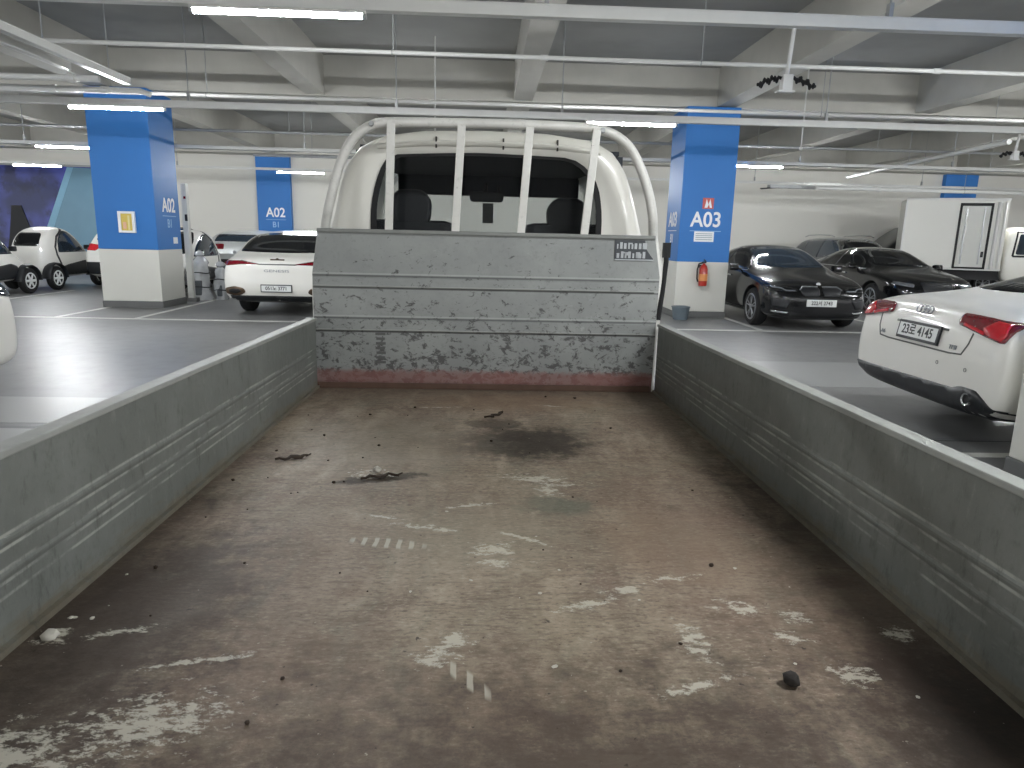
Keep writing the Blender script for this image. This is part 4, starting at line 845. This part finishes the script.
# --- tiny two seat electric cars
TW_ = [(0, .26, .38, .60, .70, .2), (.06, .40, .33, .74, .95, .28), (.22, .47, .29, .84, 1.25, .34), (.5, .51, .27, .86, 1.42, .36), (.9, .53, .27, .85, 1.47, .37), (1.25, .52, .27, .82, 1.40, .36), (1.6, .50, .28, .78, 1.16, .34), (1.9, .46, .29, .72, .88, .3), (2.15, .38, .32, .64, .72, .24), (2.28, .24, .38, .54, .60, .16)]
TWIN = rounded([(.52, .86), (.62, 1.16), (.86, 1.36), (1.10, 1.34), (1.48, 1.10), (1.72, .86)], [.06, .1, .12, .1, .1, .04], 4)
def tiny_car(label, x, y, h):
    root = thing('tiny_electric_car', label, 'car', (x, y, 0), h)
    body, b = car_body('body', TW_, white_paint, root, [], 0)
    for yy in (.30, 1.98):
        for s in (-1, 1):
            wheel_parts(root, s*.50, yy, .275, .14, s, rim_white, spokes=5, rimr=.6, style='disc')
            pts = [(s*.50, yy+.34*cos(a), .275+.34*sin(a)) for a in [k*pi/10 for k in range(11)]]
            MB().tube(pts, .10, 8, ry=.025).build('mudguard', black_plastic, root, smooth=60)
    for s, v in ((1, 'right'), (-1, 'left')):
        o = decal('side_window', b, v, TWIN, smoke_glass, root, .006)
        decal('side_cladding', b, v, rounded([(.50, .32), (.46, .50), (.80, .58), (1.5, .66), (1.72, .60), (1.80, .34)], .05, 3), black_plastic, root, .010, .015)
        decal('door_edge', b, v, strip([(.92, 1.40), (.62, 1.22), (.47, .98), (.46, .80), (.56, .55), (.72, .40)], .045), black_plastic, root, .009, .012)
        p, n = hit(b, v, 1.58, .95); MB().box(p+Vector((s*.12, 0, .02)), (.14, .08, .11)).build('side_mirror', black_plastic, root, bevel=.025)
        decal('headlight', b, 'front', [(s*.16, .66), (s*.30, .68), (s*.30, .58), (s*.18, .58)][::s], head_lens, root, .006, .01, .05)
    decal('windscreen', b, 'front', rounded([(-.30, .92), (-.33, 1.2), (-.22, 1.40), (.22, 1.40), (.33, 1.2), (.30, .92)], .08, 4), dark_glass, root, .006)
    decal('bumper', b, 'front', rounded([(-.34, .52), (.34, .52), (.30, .36), (-.30, .36)], .05, 3), black_plastic, root, .012, .02)
    decal('rear_panel', b, 'rear', rounded([(-.30, 1.0), (-.26, 1.3), (.26, 1.3), (.30, 1.0)], .08, 4), dark_glass, root, .006)
    return root
tiny_car('tiny white electric car at the left edge, nose to tail with another', -10.58, 13.72, R(-2))
tiny_car('tiny white electric car second in line, beside the white suv', -10.52, 16.4, R(-2))
tiny_car('tiny white electric car facing out just right of the A02 column', -6.95, 17.75, pi)

# --- white box truck, side on
bt = thing('box_truck', 'white box truck parked side on behind the white sedan', 'truck', (12.2, 20.2, 0), R(-25))
MB().bb(0, 2.52, 0, 1.45, .85, 2.80).build('cargo_box', wall_white if False else mat('white_box_panel', (214, 213, 206), .5, vary=.02, scale=2), bt, bevel=.02)
MB().bb(-.02, .03, -.02, .04, .85, 2.82).bb(0, 2.53, -.02, .03, 2.76, 2.83).bb(0, 2.53, -.02, .03, .83, .90).build('box_edge_trim', pipe_white, bt, bevel=.006)
dr = MB().bb(1.42, 2.06, -.02, .01, .90, 2.62).build('side_door', mat('white_door_panel', (204, 204, 198), .5, vary=.03), bt, bevel=.006)
MB().ring_prism([(1.34, .87), (2.14, .87), (2.14, 2.69), (1.34, 2.69)], [(1.395, .92), (2.085, .92), (2.085, 2.61), (1.395, 2.61)], -.03, .01).build('door_gasket', rubber, dr)
MB().bb(1.50, 1.54, -.05, -.015, 1.0, 2.55).bb(1.93, 1.97, -.05, -.015, 1.0, 2.55).build('door_bar', pipe_grey, dr, bevel=.004)
MB().bb(1.99, 2.05, -.07, -.02, 1.2, 1.36).build('door_latch', black_plastic, dr, bevel=.006)
MB().cyl((2.28, -.02, .88), (2.28, -.02, 2.72), .05, 14).cyl((2.43, -.015, .88), (2.43, -.015, 2.72), .03, 10).build('corner_post', pipe_white, bt, smooth=50)
CB = [(0, .75, .7, 1.2, 1.95, .7), (.08, .84, .5, 1.25, 2.05, .74), (.5, .86, .45, 1.25, 2.08, .74), (1.0, .86, .45, 1.22, 2.02, .74), (1.4, .86, .45, 1.18, 1.75, .74), (1.7, .84, .45, 1.1, 1.28, .72), (1.85, .78, .5, .9, 1.05, .6), (1.9, .6, .6, .75, .85, .5)]
ct = bpy.data.objects.new('cab', None); COL.objects.link(ct); ct.parent = bt; ct.location = (2.55, .85, 0); ct.rotation_euler = (0, 0, R(-90))
cbody, bcb = car_body('cab_body', CB, cab_white, ct, [], 0)
decal('side_window', bcb, 'right', rounded([(.28, 1.30), (.34, 1.86), (.95, 1.84), (1.38, 1.42), (1.40, 1.30)], .06, 3), smoke_glass, ct)
decal('side_window_seal', bcb, 'right', strip([(.22, 1.25), (.28, 1.92), (.98, 1.90), (1.46, 1.42), (1.47, 1.25), (.22, 1.25)], .05), rubber, ct, .008)
MB().bb(.1, 4.6, .35, .5, .55, .75).bb(.1, 4.6, 1.2, 1.35, .55, .75).bb(.1, 4.0, .3, 1.4, .7, .86).build('chassis', chassis_mat, bt)
for xx in (.75, 4.05):
    for s in (-1, 1):
        pr = [(.18, -.08), (.31, -.09), (.33, -.05), (.33, .05), (.31, .09), (.18, .08)]; q = MB().lathe(pr, (xx, .85+s*.68, .33), 'y', 24).build('wheel', rubber, bt, smooth=40); MB().lathe([(.19, -.085), (.19, .085)], (xx, .85+s*.68, .33), 'y', 20).build('rim', rim_metal, q, smooth=40)

# ------------------------------------------------------------------ small things around the columns
fe = thing('fire_extinguisher', 'red fire extinguisher hung on the white base of column A03', 'fire extinguisher', (4.17, 13.18, .62))
MB().lathe([(.02, 0), (.075, .005), (.08, .03), (.08, .32), (.06, .38), (.025, .41), (.025, .43)], (0, 0, 0), 'z', 20).build('cylinder', red_paint, fe, smooth=50)
MB().lathe([(.0815, .10), (.0815, .23)], (0, 0, 0), 'z', 20).build('label_band', orange_label, fe, smooth=50)['label'] = 'orange label band'
MB().box((0, -.02, .45), (.04, .12, .03)).box((0, -.05, .48), (.025, .12, .015), Matrix.Rotation(.3, 3, 'X')).build('valve_handle', black_plastic, fe, bevel=.004)
MB().tube([(-.02, 0, .44), (-.10, -.01, .42), (-.125, -.01, .30), (-.12, -.01, .14), (-.10, -.01, .08)], .014, 8).build('hose', rubber, fe, smooth=60)
MB().bb(-.06, .06, .06, .125, .34, .40).bb(-.03, .03, .08, .125, .15, .40).build('wall_bracket', black_plastic, fe)
nb = thing('notice_box', 'white framed box with a yellow card on the blue face of column A02', 'notice box', (-6.53, 13.2, 1.56))
MB().ring_prism([(-.15, -.19), (.15, -.19), (.15, .19), (-.15, .19)], [(-.10, -.15), (.10, -.15), (.10, .15), (-.10, .15)], -.05, -.001).build('box_frame', sign_white, nb, bevel=.004)
cd = MB().bb(-.105, .105, -.03, -.01, -.155, .155).build('card', yellow_card, nb); MB().bb(.02, .055, -.035, -.029, -.14, .12).build('card_strip', mat('pale_yellow', (232, 222, 160), .6), cd); MB().bb(-.07, -.01, -.035, -.029, -.12, .0).build('card_patch', mat('pale_orange', (226, 180, 150), .6), cd)
bk = thing('bucket', 'small blue grey bucket at the foot of column A03', 'bucket', (3.72, 12.95, 0))
MB().lathe([(.13, 0), (.14, .02), (.165, .22), (.175, .225), (.175, .245), (.155, .245), (.13, .03), (.01, .025)], (0, 0, 0), 'z', 24).build('pail', bucket_grey, bk, smooth=50)
MB().tube([(.172*cos(a), .05+.05*sin(a), .235+.02*sin(a)) for a in [k*pi/10 for k in range(11)]], .004, 6).build('bail_handle', pipe_grey, bk)
ps = thing('charging_post', 'slim white charging post behind the right edge of column A02', 'post', (-6.03, 14.55, 0))
MB().bb(-.055, .055, -.06, .06, 0, 2.35).build('post_body', pipe_white, ps, bevel=.012); MB().bb(.0, .05, -.075, -.058, 1.62, 1.75).build('post_screen', black_plastic, ps, bevel=.004); MB().bb(.0, .04, -.075, -.058, 2.05, 2.10).build('status_lamp', red_lens, ps); MB().bb(-.12, .12, -.09, .09, 0, .08).build('post_base', col_skirt, ps, bevel=.006)
def bag(label, x, y, hgt, r, seed):
    rnd = random.Random(seed); bm = bmesh.new(); n, m_ = 20, 14; rows = []
    for j in range(m_):
        t = j/(m_-1); pr = (.92+.10*sin(t*7+seed))*(1-.10*t) if t < .86 else .91*(1-(t-.86)/.14*.7)
        rows.append([bm.verts.new((r*pr*(1+.18*sin(3*a+j*.9+seed)+rnd.uniform(-.08, .08))*cos(a), r*pr*(1+.13*sin(4*a-j*.7)+rnd.uniform(-.05, .05))*sin(a), hgt*t)) for a in [2*pi*k/n for k in range(n)]])
    for A, B in zip(rows, rows[1:]):
        for k in range(n): bm.faces.new((A[k], A[(k+1) % n], B[(k+1) % n], B[k]))
    bm.faces.new(rows[0][::-1]); bm.faces.new(rows[-1])
    root = thing('wrapped_bundle', label, 'bundle', (x, y, 0))
    q = MB(); q.bm.free(); q.bm = bm; q.build('plastic_wrap', bag_mat, root, smooth=60)
    for zz in (.30, .62): MB().tube([(r*1.0*(1.06-.10*zz)*cos(a), r*1.0*(1.06-.10*zz)*sin(a), hgt*zz+.01*sin(3*a)) for a in [k*pi/9 for k in range(18)]], .012, 6, True).build('tape_band', black_plastic, root)
    MB().box((0, -r*.75, hgt*.28), (r*.7, r*.5, hgt*.34)).build('dark_content', mat('dark_wrapped_content', (84, 88, 92), .4, vary=.4, scale=9), root, bevel=.02)
    MB().lathe([(.05, 0), (.10, .04), (.08, .10), (.02, .13)], (0, 0, hgt-.02), 'z', 10).build('bag_knot', bag_mat, root, smooth=60)
bag('taller plastic wrapped bundle standing right of column A02', -6.0, 15.0, .92, .19, 1)
bag('shorter plastic wrapped bundle standing near the white sedan', -5.62, 15.1, .70, .15, 5)

# ------------------------------------------------------------------ debris lying on the bed
def on_bed(x, y, dz=0): return TW @ Vector((x, y, BZ+dz))
def lump(name, r, m, seed, flat=.6, sub=2):
    rnd = random.Random(seed); mb = MB(); bmesh.ops.create_icosphere(mb.bm, subdivisions=sub, radius=r)
    for v in mb.bm.verts: v.co *= 1+rnd.uniform(-.22, .22); v.co.z = (v.co.z+r)*flat
    return mb.build(name, m, smooth=70)
o = lump('stone', .014, stone_mat, 2, .75); o.location = on_bed(.497, .951); tag(o, 'dark stone lying alone on the bed near the right drop side', 'stone')
o = lump('plaster_crumb', .014, debris_pale, 21, .6); o.location = on_bed(-.733, 1.085); tag(o, 'largest pale crumb on the bed, against the foot of the left drop side', 'crumb')
o = lump('plaster_crumb', .012, debris_pale, 33, .8); o.location = on_bed(-.315, 1.985); tag(o, 'pale crumb on the bed beside a dark dry leaf', 'crumb')
def twig(label, x, y, L, ang, seed):
    rnd = random.Random(seed); root = thing('dry_leaf', label, 'leaf', on_bed(x, y)); root.rotation_euler = (TILT, 0, ang)
    pts = [(L*(k/8-.5), .012*sin(k*1.7+seed), .006+.004*rnd.random()) for k in range(9)]
    MB().tube(pts, [.002, .004, .007, .005, .009, .011, .008, .004, .002], 7, ry=.004).build('leaf_blade', debris_dark, root, smooth=60); MB().tube([(L*.45, 0, .006), (L*.62, .012, .008)], .0025, 5).build('leaf_stalk', debris_dark, root)
twig('curled dark dry leaf on the bed toward the left drop side', -.60, 2.10, .10, .5, 1)
twig('dark dry leaf on the bed beside the pale smear left of centre', -.30, 1.93, .11, .25, 4)
twig('thin dark twig on the bed under the headboard, above the dark stain', .05, 2.70, .11, .9, 8)
rnd = random.Random(11)
crumb = [lump('dirt_crumb', .0048, debris_dark, s, .7, 1) for s in range(3)]; flake = [lump('paint_flake', .0038, debris_pale, s+9, .3, 1) for s in range(3)]
n = 0
for i in range(46):
    side = rnd.random()
    if side < .35: x, y = rnd.uniform(-.72, -.30), rnd.uniform(1.6, 2.7)
    elif side < .6: x, y = rnd.uniform(-.3, .75), rnd.uniform(2.2, 3.15)
    else: x, y = rnd.uniform(-.7, .75), rnd.uniform(.85, 2.2)
    o = crumb[i] if i < 3 else crumb[i % 3].copy()
    if i >= 3: COL.objects.link(o)
    o.location = on_bed(x, y); s = rnd.choice((.5, .7, .9, 1.2)); o.scale = (s*rnd.uniform(.8, 1.5), s, s); o.rotation_euler = (0, 0, rnd.uniform(0, 6)); tag(o, 'small dark dirt crumb lying loose on the brown bed floor', 'dirt crumb', 'loose dirt crumbs on the bed')
for i in range(30):
    x, y = rnd.choice([(rnd.uniform(-.74, -.66), rnd.uniform(.9, 1.4)), (rnd.uniform(-.3, .2), rnd.uniform(1.2, 1.8)), (rnd.uniform(.1, .7), rnd.uniform(.9, 1.4)), (-.33+rnd.uniform(-.04, .06), 1.97+rnd.uniform(-.03, .04))])
    o = flake[i] if i < 3 else flake[i % 3].copy()
    if i >= 3: COL.objects.link(o)
    o.location = on_bed(x, y); s = rnd.choice((.5, .7, .9, 1.2)); o.scale = (s*rnd.uniform(.8, 1.6), s, s); o.rotation_euler = (0, 0, rnd.uniform(0, 6)); tag(o, 'small pale paint flake lying loose on the brown bed floor', 'paint flake', 'loose pale flakes on the bed')
